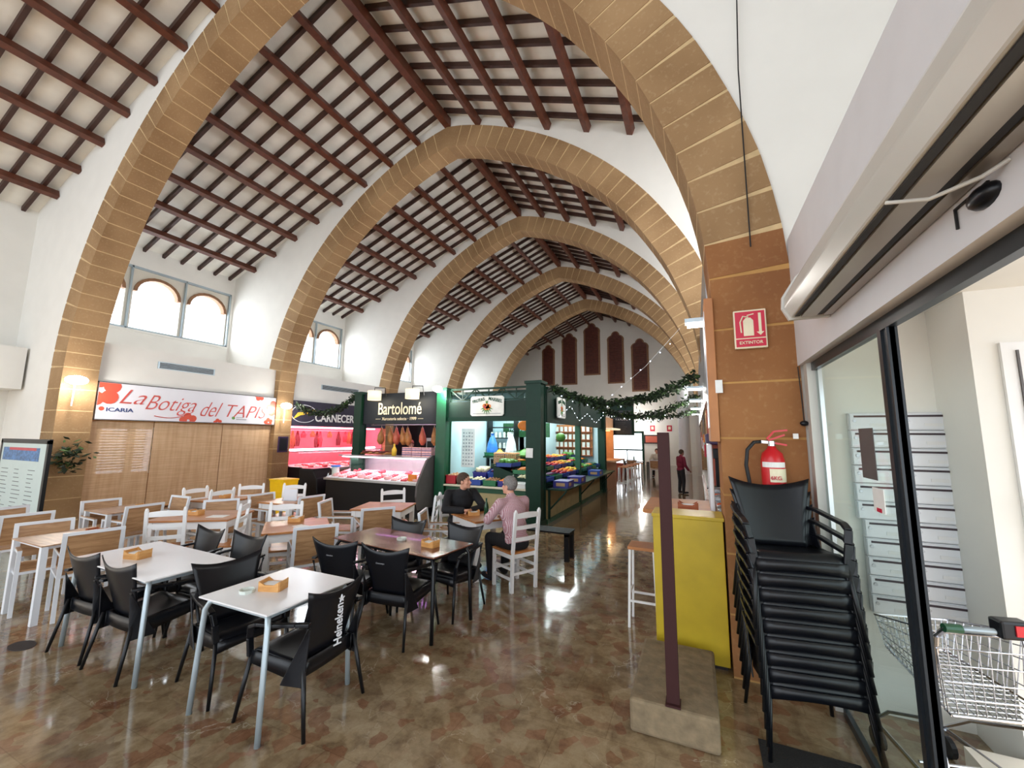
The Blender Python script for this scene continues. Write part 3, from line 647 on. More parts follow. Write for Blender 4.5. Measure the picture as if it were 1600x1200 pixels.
# ------------------------------------------------------------------ tables
def steel_table(w, d, h, loc, rz, top, legs, label, name='dining_table', splay=True, sq=False, tt=.012):
    r = thing(name, loc, rz, label, 'table'); MB().box((-w/2, -d/2, h-tt), (w/2, d/2, h)).build('tabletop', top, r, bevel=.004)
    fr = MB(); i = .06
    fr.bar((-w/2+i, -d/2+i, h-tt-.02), (w/2-i, -d/2+i, h-tt-.02), .03, .03).bar((-w/2+i, d/2-i, h-tt-.02), (w/2-i, d/2-i, h-tt-.02), .03, .03).bar((-w/2+i, -d/2+i, h-tt-.02), (-w/2+i, d/2-i, h-tt-.02), .03, .03).bar((w/2-i, -d/2+i, h-tt-.02), (w/2-i, d/2-i, h-tt-.02), .03, .03); fr.build('frame', legs, r)
    for sx in (-1, 1):
        for sy in (-1, 1):
            if sq: l = MB().box((sx*(w/2-.005), sy*(d/2-.005), 0), (sx*(w/2-.055), sy*(d/2-.055), h-tt)).build('leg', legs, r)
            else: l = MB().tube([(sx*(w/2-.09), sy*(d/2-.06), h-tt-.015), (sx*(w/2-.055), sy*(d/2-.05), h-tt-.03), (sx*(w/2-.03), sy*(d/2-.035), h-.09), (sx*(w/2-.015), sy*(d/2-.02), .3), (sx*(w/2-.005), sy*(d/2-.01), 0)], .018, 10).build('leg', legs, r, smooth=True)
    return r
def farm_table(w, d, h, loc, rz, label, top='honey_wood'):
    r = thing('farmhouse_table', loc, rz, label, 'table'); box('tabletop', (-w/2, -d/2, h-.025), (w/2, d/2, h), top, r, .004)
    a = MB(); i = .03
    a.box((-w/2+i, -d/2+i, h-.12), (w/2-i, -d/2+i+.02, h-.025)).box((-w/2+i, d/2-i-.02, h-.12), (w/2-i, d/2-i, h-.025)).box((-w/2+i, -d/2+i, h-.12), (-w/2+i+.02, d/2-i, h-.025)).box((w/2-i-.02, -d/2+i, h-.12), (w/2-i, d/2-i, h-.025)); a.build('apron', 'white_paint', r)
    for sx in (-1, 1):
        for sy in (-1, 1): MB().box((sx*(w/2-.02), sy*(d/2-.02), 0), (sx*(w/2-.085), sy*(d/2-.085), h-.025)).build('leg', 'white_paint', r, bevel=.004)
    return r
steel_table(.71, .72, .75, (-2.84, 2.19, 0), 0, 'laminate_white', 'grey_metal', 'nearest white square table with light grey tubular legs')
steel_table(1.33, .66, .75, (-4.52, 2.18, 0), radians(-2), 'laminate_white', 'grey_metal', 'long white table at the left with four black armchairs around it')
steel_table(1.45, .62, .75, (-2.94, 3.66, 0), radians(-6), 'dark_table_wood', 'black_metal', 'reddish brown table with black legs and a pale wooden holder')
steel_table(.72, .66, .75, (-6.3, 2.24, 0), 0, 'table_oak', 'white_metal', 'thin-topped oak table with thick white legs at the left', sq=True)
steel_table(.68, .62, .75, (-7.85, 3.32, 0), 0, 'table_oak', 'white_metal', 'small oak-topped table with white legs before the left blind', sq=True)
farm_table(.98, .72, .76, (-6.22, 3.52, 0), radians(32), 'farmhouse table with brown top behind the long white table')
farm_table(.72, .72, .76, (-4.55, 3.66, 0), radians(52), 'square farmhouse table with glossy brown top and thick white legs')
farm_table(.74, .74, .76, (-2.78, 5.3, 0), radians(58), 'farmhouse table shared by the two seated men')
farm_table(.80, .72, .76, (-4.55, 5.22, 0), radians(20), 'farmhouse table reflecting pink light before the delicatessen counter')
farm_table(.70, .70, .76, (-6.35, 4.95, 0), radians(5), 'white-legged table carrying the small grey menu stand')
farm_table(.75, .70, .76, (-7.55, 4.55, 0), radians(10), 'white-legged table nearest the middle bamboo blind')
# ------------------------------------------------------------------ things on tables
def holder(loc, rz, label, m='holder_wood', s=1.0):
    r = thing('napkin_holder', loc, rz, label, 'napkin holder', None); w, d, h = .075*s, .05*s, .055*s
    a = MB(); a.box((-w, -d, 0), (w, d, .01))
    for sy in (-1, 1):
        a.prism([(-w, 0), (w, 0), (w, h*1.25), (w*.45, h*.8), (-w*.45, h*.8), (-w, h*1.25)], sy*d-.006, sy*d+.006, 'y')
    a.box((-w-.006, -d, 0), (-w+.004, d, h*1.2)).box((w-.004, -d, 0), (w+.006, d, h*1.2)); a.build('box', m, r)
    MB().box((-w+.008, -d+.01, .012), (w-.008, d-.01, h*.8)).build('napkins', 'paper', r); return r
def tray(loc, rz, label):
    r = thing('glass_ashtray', loc, rz, label, 'ashtray'); MB().lathe([(.0, 0), (.05, 0), (.055, .022), (.048, .022), (.044, .006), (.0, .006)], n=8).build('dish', 'jar_glass', r); return r
holder((-2.86, 2.14, .75), radians(20), 'pale wooden napkin holder on the nearest white table'); tray((-2.97, 2.02, .75), 0, 'glass ashtray beside the holder on the nearest white table')
holder((-4.66, 2.12, .75), radians(12), 'orange wooden napkin holder on the long white table', 'holder_wood', 1.1)
holder((-2.52, 3.60, .75), radians(-8), 'pale boxy napkin holder on the reddish brown table'); tray((-2.95, 3.68, .75), 0, 'glass ashtray catching light on the reddish brown table')
holder((-6.12, 2.38, .75), radians(10), 'brown napkin holder on the thin-topped oak table', 'holder_dark'); holder((-6.35, 3.5, .76), .3, 'bread-coloured napkin holder on the farmhouse table behind the long white table')
holder((-4.75, 3.80, .76), .5, 'tan napkin holder on the square farmhouse table'); holder((-7.6, 3.45, .75), .2, 'tan napkin holder on the small table by the left blind'); holder((-2.92, 5.2, .76), .6, 'orange napkin holder between the seated men')
holder((-7.6, 4.62, .76), 0, 'tan napkin holder on the table before the middle blind')
r = thing('menu_stand', (-6.3, 4.9, .76), .3, 'small grey card menu stand on a white-legged table', 'menu'); MB().box((-.12, -.01, 0), (.12, .01, .19)).build('card', 'mailbox_paint', r); MB().box((-.13, -.04, -.0), (.13, .04, .01)).build('foot', 'steel', r)
o = MB().lathe([(.03, 0), (.032, .01), (.032, .14), (.028, .17), (.012, .21), (.012, .26), (.0, .26)], n=14).build('beer_bottle', 'bottle_green', smooth=True); o.location = (-2.68, 5.12, .76); tag(o, 'green glass bottle between the two seated men', 'bottle')
o = MB().box((-.11, -.08, 0), (.11, .08, .004)).build('paper_menu', 'paper'); o.location = (-5.95, 3.55, .76); o.rotation_euler = (0, 0, .5); tag(o, 'white paper menu lying on the farmhouse table behind the long white table', 'menu')
o = MB().box((-.12, -.06, 0), (.12, .06, .004)).build('paper_menu', 'paper'); o.location = (-4.4, 3.62, .76); o.rotation_euler = (0, 0, -.1); tag(o, 'white paper menu on the square farmhouse table', 'menu')
# ------------------------------------------------------------------ nearest right pillar: extinguisher, sign, stand, cabinet
r = thing('fire_extinguisher_sign', (.455, 3.865, 2.78), 0, 'red extinguisher sign lettered EXTINTOR on the right stone pillar', 'sign')
MB().box((-.12, -.03, -.165), (.12, 0, .165)).build('sign_box', 'sign_cream', r, bevel=.006); MB().box((-.108, -.034, -.075), (.108, -.03, .15)).build('pictogram_panel', 'sign_red', r); MB().box((-.108, -.034, -.15), (.108, -.03, -.085)).build('word_panel', 'sign_red', r)
g = MB(); g.prism([(-.05, -.06), (.025, -.06), (.025, .07), (.005, .095), (-.03, .095), (-.05, .07)], -.038, -.034, 'y'); g.tube([(-.01, -.037, .10), (-.05, -.037, .11), (-.072, -.037, .06), (-.066, -.037, -.03)], .006, 6); g.bar((-.02, -.036, .115), (.03, -.036, .125), .006, .008); g.prism([(.062, .13), (.062, -.03), (.045, -.03), (.072, -.06), (.099, -.03), (.082, -.03), (.082, .13)], -.038, -.034, 'y'); g.build('pictogram', 'sign_cream', r)
text('EXTINTOR', (0, -.036, -.118), FRONT, .17, 'sign_cream', 'sign_word', r, bold=.01)
r = thing('fire_extinguisher', (.54, 3.785, 1.28), 0, 'red fire extinguisher with black hose hung on the right stone pillar', 'fire extinguisher')
MB().lathe([(.0, 0), (.075, 0), (.082, .015), (.082, .42), (.07, .475), (.035, .51), (.025, .54), (0, .54)], n=24).build('cylinder', 'red_paint', r, smooth=True)
g = MB(); g.lathe([(.028, .53), (.028, .57), (.0, .575)], n=12); g.bar((-.02, 0, .56), (-.07, 0, .565), .02, .02); g.build('valve', 'chrome', r)
g = MB(); g.bar((-.02, 0, .575), (.09, -.02, .62), .022, .014); g.bar((-.03, 0, .585), (.02, 0, .645), .022, .014); g.bar((.02, 0, .645), (.11, -.02, .655), .022, .014); g.bar((.0, 0, .56), (.10, -.02, .54), .022, .014); g.build('handle', 'red_paint', r)
MB().tube([(-.07, 0, .565), (-.12, -.01, .56), (-.17, -.02, .50), (-.185, -.02, .38), (-.165, -.02, .22), (-.12, -.03, .08), (-.10, -.03, -.0), (-.09, -.03, -.06)], .014, 10).build('hose', 'rubber', r, smooth=True)
def wrap(z0, z1, t0, t1, m, rr=.0832):
    a = MB(); n = 12
    a.sheet(lambda u, v: (rr*cos(t0+(t1-t0)*u), rr*sin(t0+(t1-t0)*u), z0+(z1-z0)*v), n, 1, .0012); return a.build('label', m, r)
wrap(.37, .41, -2.7, -.5, 'paper'); wrap(.08, .20, -2.5, -.8, 'paper'); wrap(.26, .36, -2.0, -.35, 'sign_cream'); MB().box((-.03, .06, .2), (.03, .085, .3)).build('wall_bracket', 'black_metal', r)
text('6KG', (.005, -.0865, .29), FRONT, .07, 'sign_red', 'label_print', r)
struct(MB().bar((1.02, 2.9, 0), (1.02, 2.9, .02), .01, .01).build('trim_1', 'grey_metal'))
o = box('stone_block', (-.47, 2.93, 0), (.055, 3.82, .2), 'concrete', bevel=.02); tag(o, 'rough concrete block on the floor at the foot of the brown post', 'block')
r = thing('post', (-.205, 2.985, .2), 0, 'dark reddish brown upright post standing on the concrete block', 'post'); MB().box((-.038, -.025, 0), (.038, .025, 1.705)).build('flat_bar', 'pole_brown', r, bevel=.003); MB().box((-.045, -.05, 0), (.045, .05, .012)).build('foot_plate', 'pole_brown', r)
r = thing('yellow_cabinet', (-.105, 4.12, 0), 0, 'yellow painted wooden bar cabinet beside the right stone pillar', 'cabinet')
MB().box((-.28, -.17, .03), (.28, .17, 1.17)).build('body', 'yellow_paint', r, bevel=.004); MB().box((-.29, -.18, 1.17), (.29, .18, 1.20)).build('top_board', 'yellow_paint', r, bevel=.004); MB().box((-.26, -.15, 0), (.26, .15, .03)).build('plinth', 'black_brown', r)
MB().box((-.284, -.14, .06), (-.28, .14, 1.14)).build('side_panel', 'yellow_paint', r)
r = thing('bar_counter', (-.1, 4.80, 0), 0, 'wooden counter top running behind the yellow cabinet', 'counter'); MB().box((-.42, -.48, 1.13), (.27, .40, 1.17)).build('worktop', 'orange_wood', r, bevel=.005); MB().box((-.10, -.46, 0), (.25, .38, 1.13)).build('base', 'orange_wood', r)
o = MB().box((-.02, -.3, 0), (.02, .3, .64)).build('screen_panel', 'mailbox_paint', bevel=.01); o.location = (.12, 4.72, 1.17); tag(o, 'bluish grey upright screen on the bar beside the pillar', 'screen')
holder((-.10, 4.47, 1.17), 0, 'orange napkin holder standing on the bar behind the yellow cabinet', 'holder_dark', 1.15)
def stool():
    r = thing('bar_stool', (0, 0, 0), 0, '', 'stool'); MB().box((-.17, -.17, .74), (.17, .17, .77)).build('seat', 'orange_wood', r, bevel=.005)
    for sx in (-1, 1):
        for sy in (-1, 1): MB().bar((sx*.17, sy*.17, 0), (sx*.145, sy*.145, .74), .03, .03, up=(0, 1, 0)).build('leg', 'white_paint', r)
    g = MB()
    for s in (-1, 1): g.bar((-.16, s*.16, .25), (.16, s*.16, .25), .02, .02); g.bar((s*.16, -.16, .32), (s*.16, .16, .32), .02, .02)
    g.build('footrest', 'white_paint', r); return r
inst('stool', stool, (-.55, 4.55, 0), 0, 'white stool with brown seat tucked beside the yellow cabinet', 'white bar stools', (.8, .8, 1.0))
SL_ = ['nearest the fruit stall', 'second from the fruit stall', 'third from the fruit stall', 'fourth from the fruit stall', 'farthest from the fruit stall']
for k in range(5): inst('stool', stool, (-2.38+.05*k, 14.9+.62*k, 0), .05*k, 'white bar stool in the row by the wooden booth, %s' % SL_[k], 'white bar stools', (1, 1, 1.1))
# wooden wing panel and small tags on the pillar
r = thing('wood_shutter', (.15, 4.1, 1.84), 0, 'tall orange wooden shutter leaf against the inner side of the right pillar', 'shutter'); MB().box((-.035, -.26, 0), (.035, .3, 1.25)).build('leaf_frame', 'orange_wood', r, bevel=.004); MB().box((-.04, -.2, .12), (-.035, .24, 1.15)).build('leaf_panel', 'steel', r)
o = box('paper_tag', (.17, 3.835, 2.25), (.225, 3.84, 2.36), 'paper'); tag(o, 'small white paper tag stuck on the pillar edge by the shutter', 'tag')
r = thing('wall_sensor', (.775, 3.83, 1.94), 0, 'small black and white sensor dangling at the door side of the pillar', 'sensor'); MB().ell((0, 0, .05), (.03, .025, .022)).build('housing', 'black_plastic', r, smooth=True); MB().box((-.08, -.005, -.07), (-.045, .005, -.03)).build('tag', 'paper', r); MB().tube([(.0, 0, .07), (.0, .01, .2), (-.01, .01, .5)], .004, 6).build('cable', 'rubber', r)
# ------------------------------------------------------------------ vestibule behind the glass
struct(box('wall_vestibule_fascia', (.77, YV, 2.45), (.9, 3.88, 3.52), 'cool_panel'), 'boxed white fascia above the glass entrance')
struct(box('ceiling_vestibule', (.9, YV, 2.79), (XR+.3, 3.88, 3.5), 'plaster'))
struct(box('wall_vestibule_back', (.83, 3.84, 0), (1.62, 3.90, 2.79), 'plaster')); struct(box('wall_vestibule_side', (1.56, 3.38, 0), (XR+.3, 3.84, 2.79), 'plaster'))
struct(box('trim_2', (1.3, 3.0, 0), (2.6, 3.36, .16), 'plaster_warm'), 'low plastered step at the foot of the vestibule wall')
d_ = box('door_1', (1.68, 3.355, .16), (2.5, 3.378, 2.45), 'white_paint'); struct(d_, 'white door edge in the sunlit vestibule wall'); MB().box((1.70, 3.33, 1.4), (1.73, 3.355, 1.55)).build('hinge', 'grey_metal', d_); MB().box((1.74, 3.345, .3), (1.75, 3.355, 2.4)).build('door_gap', 'vent_dark', d_)
f = MB(); f.box((.80, 3.74, 0), (.86, 3.84, 2.45)); o = f.build('trim_3', 'ac_plastic'); struct(o, 'pale aluminium door jamb against the pillar')
MB().box((.86, 3.70, 0), (.885, 3.74, 2.45)).build('jamb_edge', 'chrome', o)
wn = MB(); wn.box((.83, 2.40, 0), (.87, 2.39, 2.39)).box((.83, 2.46, 0), (.87, 2.50, 2.39)).box((.84, 2.39, 0), (.86, 2.46, 2.39)).box((.83, YV, 2.39), (.87, 3.74, 2.45)).box((.835, 2.45, .0), (.865, 3.70, .05)); wn = struct(wn.build('door_2', 'door_dark'), 'dark metal frame of the sliding glass entrance')
box('glass_pane', (.848, 2.45, .05), (.852, 3.72, 2.39), 'glass_green', wn); MB().box((.843, 2.72, 1.66), (.846, 2.92, 1.93)).build('sticker', 'vent_dark', wn); MB().box((.842, 2.66, 1.50), (.846, 2.80, 1.62)).build('paper_notice', 'paper', wn); MB().box((.84, 2.70, 1.50), (.8425, 2.76, 1.52)).build('red_print', 'sign_red', wn)
# mailboxes
def mailbox():
    r = thing('mailbox', (0, 0, 0), 0, '', 'mailbox'); P = 'mailbox_paint'
    MB().box((-.147, 0, -.062), (.147, .05, .062)).build('body', P, r, bevel=.003); MB().box((-.143, -.008, -.056), (.143, 0, .056)).build('door', P, r, bevel=.002)
    MB().box((-.12, -.012, .030), (.12, -.008, .044)).build('slot', 'slot_dark', r); MB().lathe([(.011, 0), (.011, -.006), (0, -.006)], (-.118, -.008, .006), 10, 'y').build('lock', 'steel', r)
    MB().box((-.03, -.0105, -.036), (.065, -.008, -.014)).build('name_plate', 'laminate_white', r); return r
RW = ['top', 'second', 'third', 'fourth', 'fifth', 'sixth', 'seventh', 'eighth', 'ninth', 'tenth', 'bottom']
for c in (0, 1):
    for k in range(11):
        x = 1.19+(.0 if k < 6 else .03) if c == 0 else 1.49
        inst('mail', mailbox, (x, 3.785, 2.0-.1265*k), 0, 'grey metal mailbox, %s one in the %s column' % (RW[k], 'left' if c == 0 else 'right'), 'mailboxes in the vestibule')
# air curtain
r = thing('air_curtain', (.77, 0, 0), 0, 'long beige air curtain unit mounted above the glass entrance', 'air curtain'); P = [(0, 2.62), (-.20, 2.61), (-.235, 2.68), (-.23, 2.74), (-.16, 2.86), (0, 3.02)]
MB().prism(P, -1.6, 2.93, 'y').build('casing', 'ac_plastic', r, bevel=.008)
for x0, x1 in ((-.19, -.165), (-.08, -.055)): MB().box((x0, -1.55, 2.604), (x1, 2.88, 2.613)).build('air_slot', 'ac_dark', r)
MB().box((-.16, -1.55, 2.598), (-.085, 2.88, 2.613)).build('louvre', 'ac_metal', r); MB().box((-.05, -1.55, 2.600), (-.005, 2.88, 2.613)).build('rear_rail', 'ac_metal', r)
MB().prism([(-.004, 2.6), (-.21, 2.6), (-.245, 2.68), (-.24, 2.75), (-.165, 2.87), (-.004, 3.03)], 2.93, 2.96, 'y').build('end_cap', 'ac_plastic', r)
MB().tube([(-.20, 1.55, 2.60), (-.12, 1.50, 2.565), (-.04, 1.43, 2.57), (.0, 1.40, 2.59)], .006, 8).build('cable', 'ac_plastic', r)
r = thing('motion_sensor', (.768, 1.50, 2.545), 0, 'black motion sensor under the air curtain', 'sensor'); MB().ell((0, 0, 0), (.035, .06, .032), 14, 8).build('dome', 'black_plastic', r, smooth=True); MB().box((-.006, -.02, .03), (0, .14, .036)).box((-.006, .135, -.03), (0, .141, .036)).build('wire_clip', 'rubber', r)
o = box('floor_mat', (.27, 2.3, .0), (.78, 3.19, .012), 'mat_black'); tag(o, 'black doormat in front of the stacked chairs', 'mat')
o = MB().tube([(.50, 3.84, 3.5), (.50, 3.84, 5.2), (.62, 3.83, 8.4)], .006, 6).build('hanging_cable', 'rubber'); tag(o, 'thin dark cable hanging down the face of the nearest arch', 'cable')
# shopping cart
r = thing('shopping_cart', (1.22, 3.02, 0), radians(14), 'wire shopping cart with green handle end behind the glass', 'shopping cart'); wr = MB()
def TB(v, z0=.50, z1=.98):
    # basket: y from -.12 (handle side) to .62
    return v
hw0, hw1 = .27, .19
for k in range(13):
    u = k/12
    for s in (-1, 1):
        y = -.20+.56*u; hw = hw0+(hw1-hw0)*u; wr.tube([(s*hw, y, .95-.14*u), (s*(hw-.04), y*.9+.02, .58+.06*u)], .0028, 5)
    x = -hw0+2*hw0*u; wr.tube([(x, -.20, .95), (x*.85, -.18, .58)], .0028, 5); x = -hw1+2*hw1*u; wr.tube([(x, .36, .81), (x*.85, .34, .64)], .0028, 5); x = (-hw0+.04)*(1-2*u); wr.tube([(x, -.17, .58), (x*.7, .34, .64)], .0028, 5)
for k in range(6):
    u = k/5; z = .58+.37*u; e = -.04*(1-u)
    wr.tube([(-(hw0+e), -.2, z), ((hw0+e), -.2, z), (hw1+e, .36, .64+.17*u), (-(hw1+e), .36, .64+.17*u), (-(hw0+e), -.2, z)], .0032 if 0 < k < 5 else .006, 5)
for k in range(16): u = k/15; wr.tube([(-(hw0-.04)*(1-u*.25), -.17+.51*u, .58+.06*u), ((hw0-.04)*(1-u*.25), -.17+.51*u, .58+.06*u)], .0025, 5)
wr.build('basket', 'chrome', r)
fr = MB()
for s in (-1, 1): fr.tube([(s*.27, -.28, 1.0), (s*.26, -.2, .93), (s*.24, -.1, .5), (s*.25, -.2, .16)], .012, 8); fr.tube([(s*.25, -.22, .16), (s*.18, .48, .15)], .012, 8); fr.tube([(s*.24, -.1, .5), (s*.2, .3, .3), (s*.18, .48, .15)], .009, 8)
fr.tube([(-.25, -.22, .16), (.25, -.22, .16)], .010, 8); fr.tube([(-.2, .1, .18), (.2, .1, .18)], .008, 8); fr.build('chassis', 'chrome', r)
MB().tube([(-.27, -.28, 1.0), (.27, -.28, 1.0)], .014, 10).build('handlebar', 'grey_metal', r, smooth=True); MB().tube([(-.28, -.28, 1.0), (-.21, -.28, 1.0)], .019, 10).build('handle_grip', 'kiosk_green', r)
c = MB().box((-.08, -.32, .98), (.04, -.25, 1.06)).build('coin_lock', 'black_plastic', r, bevel=.01); MB().box((-.03, -.325, 1.0), (.03, -.32, 1.045)).build('red_face', 'red_paint', c)
MB().tube([(.01, -.3, .98), (.015, -.31, .9), (.01, -.31, .8), (.02, -.31, .72)], .006, 6).build('chain', 'chrome', r)
for x, y in ((-.25, -.2), (.25, -.2), (-.18, .46), (.18, .46)): w = MB().lathe([(0, -.014), (.06, -.014), (.06, .014), (0, .014)], (x, y, .06), 16, 'x').build('wheel', 'rubber', r); MB().bar((x, y, .06), (x, y, .16), .03, .02, up=(0, 1, 0)).build('fork', 'chrome', w)

# ------------------------------------------------------------------ lamps
def globe(loc, lab, pw=25, s=1.0, arm=True):
    r = thing('wall_lamp', loc, 0, lab, 'lamp'); MB().ell((0, 0, 0), (.12*s, .19*s, .10*s), 16, 10).build('globe', 'lamp_white', r, smooth=True); MB().box((-.12, -.05, -.03), (-.09, .05, .06)).build('base', 'white_paint', r)
    if arm: MB().tube([(-.06, 0, -.06), (-.08, .0, -.55)], .014, 8).build('conduit', 'white_paint', r)
    point('lamp_light', (loc[0]+.18, loc[1]-.05, loc[2]-.12), pw); return r
globe((-12.02, 4.02, 2.98), 'bright oval wall lamp on the left leg of the nearest arch', 40); globe((-12.02, 8.95, 2.78), 'bright wall lamp on the left leg of the second arch, beside the orange flower', 40)
globe((-5.62, 8.12, 2.98), 'bright lamp at the top of the green column between the two stalls', 40, .8, False)
def tube_lamp(loc, lab, w=.28, pw=25):
    r = thing('tube_lamp', loc, 0, lab, 'lamp', 'fluorescent lamps along the right-hand stalls'); MB().box((-w/2, -.05, -.03), (w/2, .05, .0)).build('diffuser', 'lamp_white', r); MB().box((-w/2-.02, -.06, 0), (w/2+.02, .06, .04)).build('housing', 'grey_metal', r); point('lamp_light', (loc[0]-.12, loc[1], loc[2]-.2), pw*.3); return r
tube_lamp((.07, 4.25, 2.98), 'white lamp on the inner side of the right pillar, highest and nearest', .2, 30)
for k, y in enumerate((8.6, 11.4, 14.5, 18.0)): tube_lamp((.02, y, 2.82), 'fluorescent lamp under the right-hand stall hood, %s of the row of four' % ['first', 'second', 'third', 'farthest'][k], .24, 40)
r = thing('wall_lamp', (-3.45, YE-.12, 2.85), 0, 'bright lamp on the end wall above the glass door', 'lamp'); MB().ell((0, 0, 0), (.2, .1, .2)).build('globe', 'lamp_white', r); point('lamp_light', (-3.45, YE-1.2, 2.85), 90)
for k, (x, y) in enumerate([(-9, 15.5), (-9, 21), (-5, 17.5), (-6, 27), (-1.5, 25.5)]): pass

# ------------------------------------------------------------------ stall block: delicatessen and fruit stall
YK, XC0, XC1, XC2, YB, ZT = 8.35, -8.25, -5.57, -3.18, 14.4, 3.0
def column(x, y, w, h, lab, m='kiosk_green'):
    r = thing('stall_column', (x, y, 0), 0, lab, 'column', 'green steel stall columns'); c = w/2
    MB().box((-c, -c, 0), (c, -c+.03, h)).box((-c, c-.03, 0), (c, c, h)).box((-.03, -c+.03, 0), (.03, c-.03, h)).build('i_beam', m, r); MB().box((-c+.02, -c+.04, 0), (c-.02, c-.04, h)).build('web_cover', m, r); MB().box((-c-.03, -c-.03, h-.06), (c+.03, c+.03, h)).build('cap', 'kiosk_dark', r); MB().box((-c-.01, -c-.01, 0), (c+.01, c+.01, .12)).build('base', 'kiosk_dark', r); return r
column(XC0, YK, .24, 3.02, 'dark green column at the left end of the delicatessen', 'kiosk_dark'); column(XC1, YK, .27, 3.02, 'bright green column between delicatessen and fruit stall'); c3 = column(XC2, YK, .34, 3.08, 'thick dark green corner column of the fruit stall', 'kiosk_dark'); MB().box((-.16, -.19, 1.42), (.0, -.17, 1.62)).build('notice', 'paper', c3)
column(-3.05, 11.35, .14, 2.9, 'slim green column midway along the fruit stall side'); column(-3.0, 14.35, .24, 2.9, 'dark column at the far corner of the fruit stall', 'kiosk_dark')
# delicatessen fascia
r = thing('stall_sign', ((XC0+XC1)/2, YK-.02, 2.16), 0, 'dark grey fascia sign with pale lettering above the delicatessen', 'sign'); hw = (XC1-XC0)/2-.12
MB().box((-hw, 0, 0), (hw, .12, .80)).build('fascia', 'fascia_grey', r, bevel=.004); text('Bartolomé', (-.02, -.006, .38), FRONT, 1.38, 'bart_text', 'sign_name', r, bold=.004, height=.31); text('Xarcuteria selecta · 1999', (-.02, -.005, .13), FRONT, 1.1, 'bart_text', 'sign_motto', r)
MB().box((-.78, -.006, .125), (-.62, 0, .133)).box((.58, -.006, .125), (.74, 0, .133)).build('sign_dashes', 'bart_text', r)
for x, n in ((-7.5, 'left'), (-6.3, 'right')):
    r = thing('drum_lamp', (x, YK-.32, 2.88), 0, '%s cream drum lampshade above the dark delicatessen fascia' % n, 'lamp', 'drum lamps over the delicatessen'); MB().lathe([(.17, -.12), (.17, .12), (.165, .12), (.165, -.12)], n=20).build('lamp_shade', 'shade_cloth', r, smooth=True); MB().ell((0, 0, -.02), .05).build('bulb', 'lamp_amber', r); MB().tube([(.0, 0, .12), (.0, .0, .2), (.12, .25, .22), (.12, .3, 0)], .012, 6).build('arm', 'black_metal', r); point('lamp_light', (x, YK-.32, 2.70), 8, (1, .85, .6))
# structure of stall: roof beams and truss
struct(box('ceiling_stall', (XC0, YK+.1, 2.86), (-3.05, YB, 2.92), 'kiosk_dark'), 'low dark roof of the market stalls')
struct(box('wall_stall_back_deli', (-8.15, 10.9, 0), (XC1, 11.0, 2.9), 'black_brown')); struct(box('wall_stall_divider', (XC1-.05, YK+.15, 0), (XC1+.05, 11.0, 2.9), 'cyan_wall')); struct(box('wall_stall_back_fruit', (XC1, 11.0, 0), (-4.6, 11.1, 2.9), 'cyan_wall'))
struct(MB().box((XC0-.05, YK+.6, .0), (XC0+.05, 11.0, 1.0)).box((XC0-.05, 9.75, 1.0), (XC0+.05, 11.0, 2.86)).build('wall_stall_left', 'black_brown')); struct(box('wall_stall_inner', (-4.7, 11.0, 0), (-4.6, YB, 2.9), 'cyan_wall')); struct(box('wall_stall_far', (-4.6, YB-.1, 0), (-3.1, YB, 2.9), 'cyan_wall'))
area('deli_lights', (-6.9, 9.3, 2.75), (0, 0, 0), 2.2, .5, 22, (1, .72, .85)); area('stall_lights', (-4.4, 9.5, 2.8), (0, 0, 0), 1.9, 1.9, 70, (.85, 1, 1)); area('stall_lights', (-3.8, 12.6, 2.8), (0, 0, 0), 1, 2.6, 50, (.92, 1, 1))
